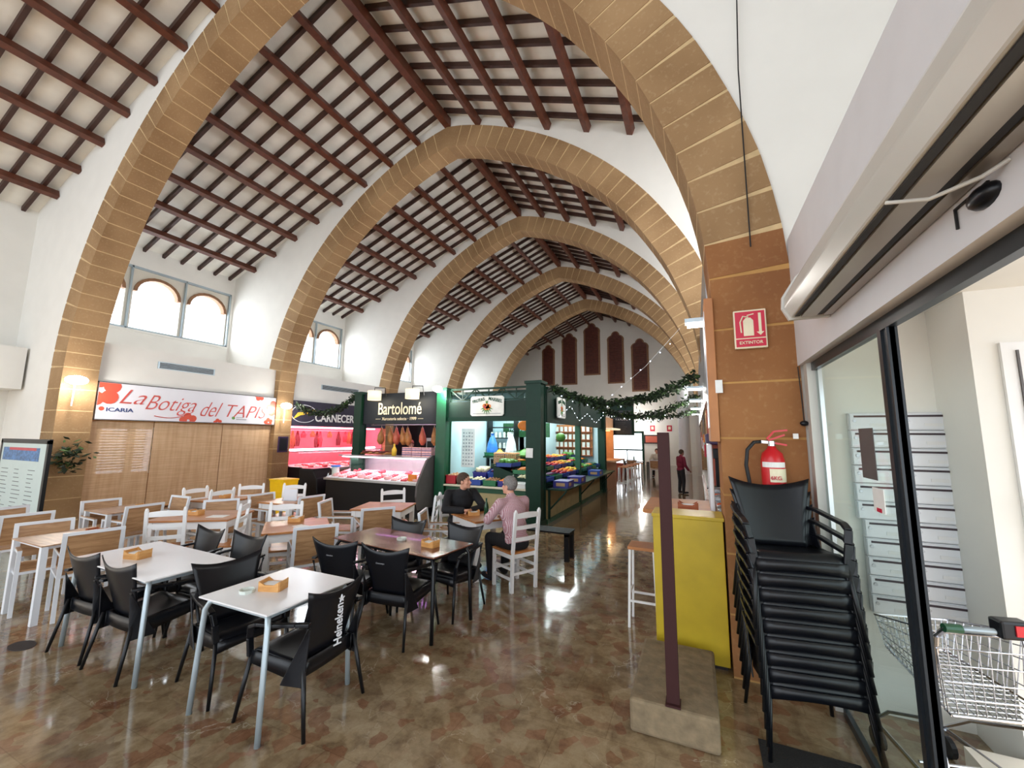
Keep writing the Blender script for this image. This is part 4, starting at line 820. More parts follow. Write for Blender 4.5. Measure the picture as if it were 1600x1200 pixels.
# fruit stall fascia front + truss
r = thing('stall_fascia', ((XC1+XC2)/2, YK, 2.24), 0, 'dark green fascia with open truss along the front of the fruit stall', 'fascia'); hw = (XC2-XC1)/2-.14
MB().box((-hw, 0, 0), (hw, .08, .44)).build('panel', 'fascia_green', r); MB().box((-hw, -.06, -.03), (hw, .0, .07)).build('awning_roller', 'kiosk_dark', r)
t = MB(); t.bar((-hw, .04, .74), (hw, .04, .74), .05, .04).bar((-hw, .04, .47), (hw, .04, .47), .05, .03)
for k in range(7):
    x0 = -hw+k*2*hw/6; t.bar((x0, .04, .47), (x0, .04, .74), .02, .02)
    if k < 6: x1 = -hw+(k+1)*2*hw/6; a, b = (.47, .74) if k % 2 else (.74, .47); t.bar((x0, .04, a), (x1, .04, b), .025, .025)
t.build('truss', 'kiosk_dark', r)
def fruit_board(loc, rz, w, h, lab):
    r = thing('stall_board', loc, rz, lab, 'sign', 'fruit stall name boards'); k = w/.86
    MB().prism([(-w/2+.04, -h/2), (w/2-.04, -h/2), (w/2, -h/2+.04), (w/2, h/2-.04), (w/2-.04, h/2), (-w/2+.04, h/2), (-w/2, h/2-.04), (-w/2, -h/2+.04)], -.03, 0, 'y').build('board', 'board_white', r)
    a, b = 'FRUTAS', 'MARIBEL'
    text(a, (-.22*k, -.033, .13), (radians(90), radians(-12), 0), .32*k, 'kiosk_green', 'board_word', r, bold=.02, height=.075); text(b, (.22*k, -.033, .135), (radians(90), radians(12), 0), .36*k, 'kiosk_green', 'board_word', r, bold=.02, height=.075)
    g = MB()
    for q in range(7): t_ = radians(200+q*23.3); g.prism([(.07*k*cos(t_-.3), -.02+.07*sin(t_-.3)), (.18*k*cos(t_), -.02+.18*sin(t_)), (.07*k*cos(t_+.3), -.02+.07*sin(t_+.3))], -.036, -.03, 'y')
    g.prism([(-.02*k, .04), (.02*k, .04), (.03*k, .13), (0, .10), (-.03*k, .13)], -.036, -.03, 'y'); g.build('leaf_print', 'p_green', r)
    g = MB(); P = [(0, .0, .06, 'p'), (-.06, -.0, .05, 0), (.06, -.01, .05, 0), (-.02, -.05, .05, 0), (.04, -.05, .045, 0)]
    for x, z, q, _ in P: g.lathe([(q*k, 0), (q*k, -.007)], (x*k, -.03, z), 12, 'y')
    g.build('fruit_print', 'p_orange', r); g = MB(); g.lathe([(.035*k, 0), (.035*k, -.009)], (-.05*k, -.03, -.02), 12, 'y'); g.build('apple_print', 'p_red', r); MB().box((-w*.42, -.033, -h/2+.05), (w*.42, -.03, -h/2+.058)).build('rule', 'ink', r); return r
fruit_board((-4.37, YK-.03, 2.56), 0, .86, .46, 'white name board with painted fruit on the front of the fruit stall'); fruit_board((-2.93, 9.35, 2.55), radians(90), .62, .48, 'white name board with painted fruit on the aisle side of the fruit stall')
r = thing('stall_fascia', (-3.02, 8.55, 2.18), 0, 'grey green fascia along the aisle side of the fruit stall', 'fascia'); MB().box((-.05, 0, 0), (.03, 5.7, .74)).build('panel', 'fascia_green', r); MB().box((-.06, 0, .74), (.05, 5.7, .80)).build('rail', 'kiosk_dark', r)
# front counter of the fruit stall
r = thing('stall_counter', ((XC1+XC2)/2, YK, 0), 0, 'green and cream front counter of the fruit stall', 'counter'); MB().box((-hw, -.16, .715), (hw, .7, .75)).build('sill', 'cream_sill', r, bevel=.004); MB().box((-hw, -.05, .60), (hw, .02, .715)).box((-hw, -.05, .0), (hw, .02, .09)).box((-hw, -.05, .09), (-hw+.06, .02, .6)).box((hw-.06, -.05, .09), (hw, .02, .6)).build('frame', 'kiosk_green', r); MB().box((-hw+.06, -.02, .09), (hw-.06, .02, .6)).build('panel', 'cream_panel', r)
r = thing('stall_counter', (-2.98, 11.4, 0), 0, 'brown-panelled side counter of the fruit stall with bracketed shelf', 'counter'); MB().box((-.12, -2.85, .09), (-.04, 2.85, .72)).build('panel', 'cream_panel', r); MB().box((-.14, -2.85, 0), (-.0, 2.85, .09)).build('plinth', 'kiosk_green', r); MB().box((-1.35, -2.85, .72), (.42, 2.85, .75)).build('shelf', 'kiosk_dark', r)
for y in (-2.7, -.05, 2.6): MB().bar((-.04, y, .25), (.38, y, .70), .04, .03).bar((-.02, y, .05), (-.02, y, .72), .05, .05).build('bracket', 'kiosk_dark', r)
MB().hexa([(-1.35, -2.8, .78), (-.05, -2.8, .78), (-.05, 2.8, .78), (-1.35, 2.8, .78), (-1.35, -2.8, 1.2), (-.05, -2.8, .76), (-.05, 2.8, .76), (-1.35, 2.8, 1.2)]).build('sloping_bed', 'kiosk_dark', r)

# crates and produce
def crate(loc, rx, rz, w, d, h, m, lab, grp='produce crates on the fruit stall'):
    o = MB(); t = .012
    o.box((-w/2, -d/2, 0), (w/2, d/2, t)).box((-w/2, -d/2, 0), (w/2, -d/2+t, h)).box((-w/2, d/2-t, 0), (w/2, d/2, h)).box((-w/2, -d/2, 0), (-w/2+t, d/2, h)).box((w/2-t, -d/2, 0), (w/2, d/2, h)).box((-w/2-.008, -d/2-.008, h-.02), (w/2+.008, -d/2+t, h)).box((-w/2-.008, d/2-t, h-.02), (w/2+.008, d/2+.008, h))
    q = o.build('produce_crate', m); q.location = loc; q.rotation_euler = (rx, 0, rz); tag(q, lab, 'crate', grp); return q
PM = {}
def produce(kind, m, shape, loc, rot, label, grp):
    if kind not in PM:
        a = MB()
        if shape == 'ball': a.ell((0, 0, 0), (.037, .037, .034), 8, 6)
        elif shape == 'long': a.tube([(-.11, 0, 0), (-.05, 0, .006), (.05, 0, .006), (.10, 0, 0)], [.012, .022, .022, .008], 7)
        elif shape == 'head': a.ell((0, 0, 0), (.085, .08, .065), 9, 6); [a.ell((.06*cos(t), .06*sin(t), .02), (.035, .03, .04), 6, 4) for t in (0, 1.5, 3, 4.5)]
        elif shape == 'leaf': 
            for q in range(7): t = q*.9; a.tube([(-.13, 0, 0), (0, .01*cos(t), .01*sin(t)), (.16, .04*cos(t), .04*sin(t)+.01)], [.012, .012, .02], 5)
        PM[kind] = a.build(kind, m, smooth=True); o = PM[kind]
    else: o = PM[kind].copy(); COL.objects.link(o)
    o.location = loc; o.rotation_euler = rot; tag(o, label, kind.replace('_', ' '), grp); return o
def fill(kind, m, shape, base, w, d, h, nx, ny, slope, rz, label, grp):
    c, s = cos(rz), sin(rz)
    for i in range(nx):
        for j in range(ny):
            lx = (i+.5)/nx*w-w/2; ly = (j+.5)/ny*d-d/2; z = h+slope*ly+random.uniform(0, .012)+.02*(1-abs(2*(i+.5)/nx-1))
            ra = random.uniform(-.3, .3)
            produce(kind, m, shape, (base[0]+lx*c-ly*s, base[1]+lx*s+ly*c, base[2]+z), (random.uniform(-.2, .2), 0, rz+(pi/2+ra if shape in ('long', 'leaf') else ra)), label, grp)
FC = [(-5.30, .28, .34, .20, 'crate_red', 'red crate at the left end of the fruit counter', 'potato', 'p_potato', 'ball', 3, 3),
      (-4.98, .30, .34, .13, 'crate_green', 'green crate of pale roots next to the red crate', 'turnip', 'p_cream', 'ball', 3, 3),
      (-4.64, .30, .34, .13, 'crate_blue', 'blue crate of garlic heads behind the man in black', 'garlic_head', 'p_cream', 'ball', 3, 3),
      (-4.28, .34, .34, .13, 'crate_green', 'green crate of onions in the middle of the fruit counter', 'onion', 'p_brown', 'ball', 4, 3),
      (-3.92, .32, .34, .13, 'crate_navy', 'navy crate of tomatoes left of the foam box', 'tomato', 'p_orange', 'ball', 4, 3)]
for x, w, d, h, m, lab, kd, km, sh, nx, ny in FC:
    crate((x, YK+.12, .75), 0, 0, w, d, h, m, lab); fill(kd, km, sh, (x, YK+.12, .75), w-.03, d-.03, h-.015, nx, ny, .1, 0, '%s in the %s' % (kd.replace('_', ' '), lab.split(' of ')[0] if ' of ' in lab else lab), 'produce in the %s' % lab.split(' of ')[0])
r_ = crate((-3.60, YK+.14, .80), radians(22), 0, .44, .46, .16, 'foam_white', 'white foam box of leeks beside the dark corner column'); fill('leek', 'p_cream', 'leaf', (-3.52, YK+.14, .86), .24, .3, .1, 4, 1, .35, 0, 'leek in the white foam box', 'leeks in the foam box')
# second row, higher behind
for x, m, kd, km, sh, lab in [(-4.75, 'crate_navy', 'cauliflower', 'p_cream', 'head', 'dark crate of cauliflowers in the rear row of the fruit counter'), (-4.35, 'crate_blue', 'beetroot', 'p_purple', 'ball', 'blue crate of purple beetroots in the rear row'), (-3.9, 'crate_blue', 'sweet_potato', 'p_red', 'long', 'blue crate of reddish sweet potatoes in the rear row')]:
    b = (x, YK+.52, .92); crate(b, radians(12), 0, .36, .32, .13, m, lab); fill(kd, km, sh, b, .3, .26, .13, 2 if sh == 'head' else 3, 2, .2, 0, '%s in the rear row of the fruit counter' % kd.replace('_', ' '), '%s in the rear row' % kd.replace('_', ' '))
    tag(box('crate_stand', (x-.18, YK+.38, .75), (x+.18, YK+.68, .915), 'kiosk_dark'), 'dark box under the %s' % lab, 'stand')
# egg trays
for sx, n in ((0, 'left'), (1, 'right')):
    for k in range(6):
        r = thing('egg_tray', (-4.42+.31*sx, YK+.84, 1.2+.046*k), 0, 'egg tray in the %s of the two stacks, %s' % (n, ['lowest', 'second', 'third', 'fourth', 'fifth', 'topmost'][k]), 'egg tray', 'stacked egg trays')
        MB().box((-.145, -.14, 0), (.145, .14, .018)).build('tray', 'egg_tray', r)
        g = MB(); [g.ell((-.12+.048*i, -.115+.046*j, .024), (.019, .019, .024), 6, 4) for i in range(6) for j in (range(6) if k == 5 else (0,))]; o = g.build('eggs', 'egg', r, smooth=True); o['kind'] = 'stuff'
o = box('display_table', (-4.62, YK+.69, .0), (-3.92, YK+.98, 1.195), 'kiosk_dark'); tag(o, 'dark stand carrying the egg trays behind the fruit counter', 'stand')
# back of the fruit stall: shelf display, scale and bags
r = thing('weighing_display', (-4.35, 10.0, 0), 0, 'green metal produce shelf under cyan light at the back of the fruit stall', 'shelf'); MB().box((-.85, -.3, 1.30), (.75, .3, 1.34)).build('upper_shelf', 'kiosk_green', r); MB().box((-.85, -.3, .0), (.75, .3, .9)).build('base', 'kiosk_green', r); [MB().box((x, -.02, .9), (x+.04, .02, 1.3)).build('upright', 'steel', r) for x in (-.8, .7)]
for k, (x, m, s) in enumerate([(-5.0, 'bag_blue', (.16, .12, .30)), (-4.45, 'bag_white', (.15, .1, .32)), (-4.0, 'p_green', (.25, .15, .12)), (-3.82, 'bag_white', (.12, .1, .18)), (-4.78, 'p_yellow', (.12, .1, .1)), (-4.2, 'p_dkgreen', (.16, .1, .09))]):
    a = MB(); a.lathe([(.0, 0), (s[0]*.95, .02), (s[0], s[2]*.5), (s[0]*.8, s[2]*1.1), (s[0]*.45, s[2]*1.6), (s[0]*.2, s[2]*1.85), (s[0]*.38, s[2]*2), (0, s[2]*2)], n=9); o = a.build('produce_bag', m); o.location = (x, 9.85, 1.34); tag(o, '%s bag of goods on the green metal shelf' % ['tall blue', 'tall white', 'wide bright green', 'small white', 'small yellow', 'low dark green'][k], 'bag', 'bags on the green shelf')
for k, x in enumerate((-5.0, -4.66, -4.32, -3.98)):
    crate((x, 9.83, 1.34), 0, 0, .3, .3, .10, ['crate_green', 'crate_blue', 'crate_green', 'crate_blue'][k], 'shallow %s crate on the green metal shelf, %s from the left' % (['green', 'blue', 'green', 'blue'][k], ['first', 'second', 'third', 'fourth'][k]), 'crates on the green metal shelf')
r = thing('stall_banner', (-4.5, 10.95, 2.05), 0, 'green lettered banner on the back wall of the fruit stall', 'banner'); MB().box((-.7, -.02, -.2), (.75, 0, .2)).build('cloth', 'p_dkgreen', r); MB().box((-.6, -.012, .2), (-.59, -.004, .81)).box((.6, -.012, .2), (.61, -.004, .81)).build('string', 'steel', r); text('FRUTAS MARIBEL', (.05, -.03, .02), FRONT, 1.1, 'cyan_wall', 'banner_print', r)
o = MB().ell((0, 0, 0), (.17, .04, .12), 12, 8).build('paper_heart', 'p_orange'); o.location = (-3.62, 8.75, 2.12); MB().tube([(0, 0, .1), (0, 0, .74)], .004, 4).build('string', 'steel', o); tag(o, 'yellow and red patterned decoration hanging under the front fascia', 'decoration')
o = MB().box((-.19, 0, 0), (.19, .01, .95)).build('price_poster', 'paper'); o.location = (-5.2, 8.9, 1.1); tag(o, 'tall white poster of small printed items at the left of the fruit stall', 'poster')
g = MB(); random.seed(3); [g.box((-.15+.08*i, -.003, .06+.085*j), (-.12+.08*i+random.uniform(0, .02), 0, .085+.085*j+random.uniform(0, .02))) for i in range(4) for j in range(10)]; g.build('poster_print', 'steel', o)['kind'] = 'stuff'
r = thing('jar_shelf', (-5.0, 10.6, 0), 0, 'dark shelving of jars behind the white poster', 'shelf'); [MB().box((-.45, -.15, z), (.35, .15, z+.03)).build('shelf_board', 'black_metal', r) for z in (.9, 1.2, 1.5, 1.8, 2.1)]; [MB().box((x, -.15, 0), (x+.03, .15, 2.4)).build('upright', 'black_metal', r) for x in (-.48, .35)]
jm = None
for zi, z in enumerate((.93, 1.23, 1.53, 1.83)):
    for k in range(6):
        if jm is None: a = MB(); a.lathe([(.045, 0), (.045, .12), (.035, .14), (.035, .16), (0, .16)], n=8); jm = a.build('jar', 'jar_glass'); o = jm
        else: o = jm.copy(); COL.objects.link(o)
        o.location = (-5.37+.13*k, 10.55, z); tag(o, 'pale jar on the %s shelf behind the white poster' % ['lowest', 'second', 'third', 'top'][zi], 'jar', 'jars on the %s shelf' % ['lowest', 'second', 'third', 'top'][zi])
# side display rows
KD = [('pepper', 'p_red', 'long', 'crate_green'), ('courgette', 'p_dkgreen', 'long', 'crate_blue'), ('orange', 'p_orange', 'ball', 'crate_navy'), ('lettuce', 'p_green', 'head', 'crate_blue'), ('aubergine', 'p_purple', 'long', 'crate_green'), ('lemon', 'p_yellow', 'ball', 'crate_blue'), ('carrot', 'p_orange', 'long', 'crate_green'), ('apple', 'p_red', 'ball', 'crate_blue')]
OR = ['first', 'second', 'third', 'fourth', 'fifth', 'sixth', 'seventh', 'eighth', 'ninth']
for j in range(9):
    y = 8.85+.62*j
    for rr in range(3):
        kd, km, sh, cm = KD[(j*3+rr*5+1) % 8]; x = -3.22-.42*rr; z = .87+.145*rr
        row = ['lower', 'middle', 'upper'][rr]; lab = '%s crate of %ss in the %s aisle-side row' % (OR[j], kd, row)
        crate((x, y, z), 0, radians(90), .54, .40, .10, cm, 'crate of %s, %s from the corner column in the %s row beside the aisle' % (kd if kd == 'lettuce' else kd+'s', OR[j], row)); 
        nx, ny = {'ball': (4, 3), 'long': (4, 1), 'head': (3, 2)}[sh]
        fill(kd, km, sh, (x, y, z), .5, .34, .10, nx, ny, .12, radians(90), '%s in the %s crate of the %s row beside the aisle' % (kd, OR[j], row), '%ss in the %s crate of the %s row' % (kd, OR[j], row))
for k, (y, m, lab) in enumerate([(9.0, 'crate_navy', 'navy printed carton on the shelf edge by the corner column'), (10.1, 'crate_navy', 'purple-blue carton farther along the shelf edge'), (12.2, 'crate_blue', 'bright blue crate on the shelf edge past the slim column')]):
    o = MB().box((-.17, -.24, 0), (.17, .24, .15)).build('produce_carton', m); o.location = (-2.76, y, .75); tag(o, lab, 'carton'); MB().box((.17, -.15, .04), (.172, .02, .11)).build('label', 'card', o); MB().box((-.1, -.242, .04), (.1, -.24, .11)).build('label', 'card', o)
for k, (y, z) in enumerate([(9.6, 1.95), (11.0, 1.85)]):
    o = MB().ell((0, 0, 0), (.15, .15, .14), 12, 8).build('paper_ball', ['p_dkgreen', 'p_green'][k], smooth=True); o.location = (-3.7, y+.8*k, z); MB().tube([(0, 0, .12), (0, 0, 2.86-z)], .004, 4).build('string', 'steel', o); tag(o, '%s hanging paper ball inside the fruit stall' % ['dark green', 'light green'][k], 'decoration', 'hanging paper balls')
r = thing('pegboard_shelf', (-4.05, YB-.2, 1.2), 0, 'brown pegboard of small packets at the far end of the fruit stall', 'shelf'); MB().box((-.6, 0, 0), (.75, .04, 1.1)).build('board', 'orange_wood', r); pk = None
for j in range(4):
    MB().box((-.58, -.14, .02+.27*j), (.73, 0, .04+.27*j)).build('ledge', 'holder_dark', r)
    for k in range(8):
        if pk is None: pk = MB().box((-.05, -.03, 0), (.05, .03, .17)).build('packet', 'jar_glass'); o = pk
        else: o = pk.copy(); COL.objects.link(o)
        o.location = (-4.55+.16*k, YB-.28, 1.245+.27*j); tag(o, 'pale packet on the %s ledge of the brown pegboard' % OR[j], 'packet', 'packets on the %s pegboard ledge' % OR[j])
r = thing('wall_poster', (-4.57, 12.0, 1.75), 0, 'dark poster with a red figure on the inner wall of the fruit stall', 'poster'); MB().box((0, -.3, -.35), (.02, .3, .35)).build('sheet', 'black_metal', r); MB().box((.02, -.28, -.1), (.025, .28, .33)).build('picture', 'coral_panel', r)

# delicatessen counter
XD0, XD1 = -8.7, -5.80
r = thing('meat_counter', (0, 0, 0), 0, 'long black based glass meat counter under the dark delicatessen sign', 'display counter')
MB().box((XD0, 7.75, 0), (XD1, 8.62, .74)).build('base', 'dark_counter', r); MB().box((XD0-.02, 7.68, .74), (XD1, 8.66, .79)).build('steel_ledge', 'steel', r); MB().box((XD0, 8.5, .79), (XD1, 8.66, 1.28)).build('rear_wall', 'steel', r)
MB().hexa([(XD0, 7.74, .79), (XD1, 7.74, .79), (XD1, 8.5, .79), (XD0, 8.5, .79), (XD0, 7.74, .80), (XD1, 7.74, .80), (XD1, 8.5, .95), (XD0, 8.5, .95)]).build('meat_bed', 'ice', r)
gl = MB()
for a, b in ((XD0+.02, -7.75), (-7.73, -6.8), (-6.78, XD1-.02)): gl.hexa([(a, 7.72, .80), (b, 7.72, .80), (b, 7.728, .80), (a, 7.728, .80), (a, 8.12, 1.32), (b, 8.12, 1.32), (b, 8.128, 1.32), (a, 8.128, 1.32)])
gl.build('front_glass', 'glass', r); MB().box((XD0, 8.10, 1.32), (XD1, 8.64, 1.35)).build('top_shelf', 'steel', r); MB().box((XD0+.1, 8.14, 1.29), (XD1-.1, 8.20, 1.318)).build('light_tube', 'lamp_pink2', r)
def endp(x): a = MB(); a.prism([(7.62, .50), (7.72, .2), (8.66, .2), (8.66, 1.40), (8.2, 1.40), (8.0, 1.32), (7.78, 1.0), (7.64, .75)], x, x+.05, 'x'); return a
endp(XD1).build('end_panel', 'vent_dark', r); area('case_light', (-7.25, 8.2, 1.27), (0, 0, 0), 2.6, .1, 14, (1, .68, .85))
mt = {}
def meatpiece(kind, m, loc, sc, rz, lab, grp):
    key = kind+m
    if key not in mt:
        a = MB()
        if kind == 'meat_tray': a.box((-.12, -.16, 0), (.12, .16, .03)); a.m = 1; [a.ell((-.06+.06*i, -.09+.09*j, .045), (.035, .05, .03), 7, 5) for i in range(3) for j in range(3)]
        else: a.ell((0, 0, .05), (.12, .08, .055), 9, 6); a.ell((.05, .03, .07), (.07, .06, .05), 8, 5)
        mt[key] = a.build(kind, ['foam_white', m] if kind == 'meat_tray' else m, smooth=True); o = mt[key]
    else: o = mt[key].copy(); COL.objects.link(o)
    o.location = loc; o.rotation_euler = (.15 if kind == 'meat_tray' else 0, 0, rz); o.scale = (sc, sc, sc); tag(o, lab, 'meat', grp); return o
for j in range(3):
    for i in range(10): meatpiece('meat_tray' if (i+j) % 3 else 'meat_cut', ['meat_pale', 'meat', 'meat_pale'][(i*2+j) % 3], (XD0+.22+.28*i, 7.86+.21*j, .80+.045*j), .92, 0, '%s in the %s row of the delicatessen counter' % ('tray of pink meat' if (i+j) % 3 else 'piece of meat', ['front', 'middle', 'back'][j]), 'meats in the %s row of the delicatessen counter' % ['front', 'middle', 'back'][j])
o = box('price_card', (-6.15, 7.80, .82), (-5.92, 7.83, .97), 'p_orange'); tag(o, 'orange price card at the right end of the meat counter', 'card')
for k in range(6): 
    a = MB(); a.box((-.14, -.1, 0), (.14, .1, .11)); a.m = 1; a.box((-.141, -.101, .03), (.141, -.09, .05)); a.box((-.141, -.101, .075), (.141, -.09, .09)); o = a.build('cured_pack', ['meat_pale', 'navy']); o.location = (-6.02-.30*(k % 3), 8.4, 1.35+.112*(k//3)); tag(o, 'pale pack with blue print on the counter top, %s tier' % ('lower' if k < 3 else 'upper'), 'pack', 'packs on the %s tier of the counter top' % ('lower' if k < 3 else 'upper'))
for k in range(9): a = MB(); a.tube([(-.16, 0, 0), (-.08, 0, .02), (.08, 0, .02), (.16, 0, 0)], [.012, .03, .03, .012], 8); o = a.build('cured_sausage', 'sausage' if k % 2 else 'ham', smooth=True); o.location = (-8.3+.13*k, 8.35+.04*(k % 3), 1.385+.03*(k % 2)); o.rotation_euler = (0, 0, .5+.2*(k % 3)); tag(o, '%s cured sausage piled on the left of the counter top' % ('dark' if k % 2 else 'light brown'), 'sausage', '%s cured sausages piled on the counter top' % ('dark' if k % 2 else 'light brown'))
o = MB().lathe([(.06, 0), (.065, .15), (.04, .2), (.025, .24), (.025, .3), (0, .3)], n=12).build('oil_bottle', 'p_yellow', smooth=True); o.location = (-7.05, 8.35, 1.35); tag(o, 'yellow oil bottle standing on the meat counter', 'bottle')
hm = [(-7.72, 2.02, -.12), (-7.42, 2.0, .1), (-7.22, 1.98, 0), (-7.02, 2.0, .12), (-6.85, 2.02, .05), (-6.38, 1.95, .0), (-6.02, 2.0, .05)]
hr = thing('ham_rail', (-6.9, 8.62, 2.14), 0, 'steel rail under the fascia from which the hams hang', 'rail'); MB().tube([(-1.2, 0, 0), (1.2, 0, 0)], .012).build('bar', 'steel', hr); MB().box((-1.15, -.01, 0), (-1.13, .01, .72)).box((1.13, -.01, 0), (1.15, .01, .72)).build('hanger', 'steel', hr)
for k, (x, z, t) in enumerate(hm):
    r = thing('ham', (x, 8.60, 2.12), 0, 'cured ham hanging below the delicatessen fascia, %s from the left' % OR[k], 'ham', 'hams hanging over the meat counter'); a = MB(); a.tube([(0, 0, -.05), (.005, 0, -.12), (.01+t*.2, 0, -.25), (.02+t*.3, 0, -.40), (.02+t*.3, 0, -.50)], [.025, .04, .085, .10, .04], 10); a.build('leg_of_ham', 'ham_cut' if k in (2, 5) else 'ham', r, smooth=True); MB().tube([(0, 0, .0), (0, 0, -.06)], .006, 5).build('string', 'cream_sill', r)
r = thing('light_tube', (-6.9, 8.9, 2.3), 0, 'violet pink light tube inside the delicatessen', 'lamp'); MB().tube([(-1.1, 0, 0), (1.15, 0, 0)], .03).build('tube', 'lamp_violet', r); MB().box((-1, -.01, 0), (-.98, .01, .56)).box((1, -.01, 0), (1.02, .01, .56)).build('hanger', 'steel', r)
for k, (x, z0, w, h, m) in enumerate([(-6.9, 1.3, .5, .75, 'ac_dark'), (-6.35, 1.3, .55, .8, 'black_plastic'), (-7.35, 1.3, .35, .5, 'steel'), (-5.9, 1.2, .35, .9, 'ac_dark')]): r = thing('shop_machine', (x, 10.6, z0-.4), 0, '%s at the back of the delicatessen' % ['tall dark slicer cabinet', 'black fridge front', 'steel box', 'dark narrow shelf unit'][k], 'machine'); MB().box((-w/2, -.25, 0), (w/2, .25, h+.4)).build('casing', m, r, bevel=.01); MB().box((-w/2+.04, -.26, .3), (w/2-.04, -.25, h+.3)).build('front_panel', 'black_metal', r)

# ------------------------------------------------------------------ butcher shop on the left (facing the aisle)
BX = -12.42
r = thing('butcher_fascia', (BX, 9.42, 2.16), 0, 'dark purple grey butcher fascia with silver lettering behind the garland', 'sign'); MB().box((0, 0, 0), (.1, 4.55, .86)).build('fascia', 'carn_fascia', r)
text('CARNECERIA MAS', (.104, 2.35, .30), EAST(), 2.9, 'paper', 'sign_name', r, bold=.02, height=.30)
g = MB(); g.tube([(.105, .45+.5*cos(t), .42+.30*sin(t)) for t in [2*pi*k/24*.8+.6 for k in range(25)]], .012, 5); g.build('ring_emblem', 'mailbox_paint', r); g = MB(); g.prism([(.02, .22), (.2, .45), (.9, .60), (.9, .48), (.3, .36)], .1, .108, 'x'); g.build('gold_emblem', 'p_yellow', r)
struct(box('wall_butcher_back', (-14.0, 9.36, 0), (-13.9, 14.0, 3.0), 'pink_wall')); struct(box('wall_butcher_side', (-13.9, 9.30, 0), (-12.45, 9.40, 3.0), 'pink_wall')); struct(box('wall_butcher_far', (-13.9, 13.9, 0), (-12.45, 14.0, 3.0), 'pink_wall'))
for x, z, n in ((-12.6, 2.12, 'upper'), (-12.55, 1.345, 'lower')):
    r = thing('light_tube', (x, 11.6, z), 0, '%s pink light tube of the butcher shop' % n, 'lamp', 'pink tubes of the butcher shop'); MB().tube([(0, -2.0, 0), (0, 2.0, 0)], .025 if n == 'upper' else .035).build('tube', 'lamp_pink2', r)
    if n == 'upper': MB().box((-.01, -1.5, 0), (.01, -1.48, .3)).box((-.01, 1.48, 0), (.01, 1.5, .3)).build('hanger', 'steel', r)
area('case_light', (-12.2, 11.6, 1.27), (0, 0, 0), .1, 3.9, 22, (1, .45, .5)); area('butcher_light', (-12.7, 11.6, 2.35), (0, radians(25), 0), .5, 4, 70, (1, .22, .30)); area('butcher_glow', (-12.2, 11.6, 1.9), (0, radians(-50), 0), .4, 3.6, 30, (1, .25, .32))
r = thing('meat_counter', (-12.2, 11.6, 0), 0, 'long pink-lit butcher counter with slanted glass', 'display counter'); MB().box((-.4, -2.1, .0), (.35, 2.1, .62)).build('base', 'coral_panel', r); MB().box((-.42, -2.12, .62), (.42, 2.12, .70)).build('steel_ledge', 'steel', r); MB().hexa([(-.4, -2.1, .7), (.38, -2.1, .7), (.38, 2.1, .7), (-.4, 2.1, .7), (-.4, -2.1, .86), (.38, -2.1, .71), (.38, 2.1, .71), (-.4, 2.1, .86)]).build('meat_bed', 'ice', r)
MB().hexa([(.39, -2.1, .71), (.398, -2.1, .71), (.398, 2.1, .71), (.39, 2.1, .71), (.0, -2.1, 1.28), (.008, -2.1, 1.28), (.008, 2.1, 1.28), (.0, 2.1, 1.28)]).build('front_glass', 'glass', r); MB().box((-.4, -2.1, 1.28), (.02, 2.1, 1.31)).build('top_shelf', 'steel', r)
a = MB(); a.prism([(-.42, .0), (.40, .0), (.5, .3), (.5, .62), (.42, .8), (-.42, .8)], -2.14, -2.1, 'y'); a.build('end_panel', 'dark_counter', r)
for j in range(2):
    for i in range(13): meatpiece('meat_cut' if (i+j) % 2 else 'meat_tray', 'meat' if i % 2 else 'meat_pale', (-12.02-.28*j, 9.75+.29*i, .73+.05*j), .95, pi/2, '%s in the %s row of the pink butcher counter' % ('red joint of meat' if (i+j) % 2 else 'tray of meat', ['front', 'back'][j]), 'meats in the %s row of the butcher counter' % ['front', 'back'][j])
r = thing('hanging_rail', (-13.4, 11.6, 2.02), 0, 'pale rail with hooks across the butcher back wall', 'rail'); MB().tube([(0, -2.2, 0), (0, 2.2, 0)], .02).build('bar', 'steel', r)
random.seed(11); bm_ = None
for k, y in enumerate([9.85, 10.05, 10.3, 10.5, 10.75, 11.15, 11.35, 11.5, 11.95, 12.4, 12.75, 12.95, 13.15, 13.35]):
    ln = [.30, .22, .5, .45, .2, .18, .5, .48, .2, .45, .35, .4, .42, .4][k]; a = MB()
    for q in range(4): a.tube([(0, -.02+.012*q, 0), (.01, -.10+.065*q, -ln*.7), (0, -.08+.052*q, -ln*1.25)], [.008, .022, .014], 6)
    o = a.build('sausage_bunch', ['sausage', 'meat', 'ham'][k % 3], smooth=True); o.location = (-13.38, y, 2.0); tag(o, 'bunch of sausages on the butcher rail, number %s counted from the left end' % ['one', 'two', 'three', 'four', 'five', 'six', 'seven', 'eight', 'nine', 'ten', 'eleven', 'twelve', 'thirteen', 'fourteen'][k], 'sausages', 'sausages hanging on the butcher rail')
r = thing('waste_bin', (-9.2, 6.95, 0), 0, 'tall yellow bin standing before the pillar beside the butcher', 'bin'); MB().hexa([(-.2, -.17, 0), (.2, -.17, 0), (.2, .17, 0), (-.2, .17, 0), (-.25, -.2, .78), (.25, -.2, .78), (.25, .2, .78), (-.25, .2, .78)]).build('body', 'yellow_bin', r, bevel=.01); MB().box((-.26, -.21, .76), (.26, .21, .80)).build('rim', 'yellow_bin', r, bevel=.005); g = MB(); [g.box((-.2, -.2, z), (.2, -.19, z+.012)) for z in (.2, .35, .5, .65)]; g.build('ribs', 'yellow_bin', r)
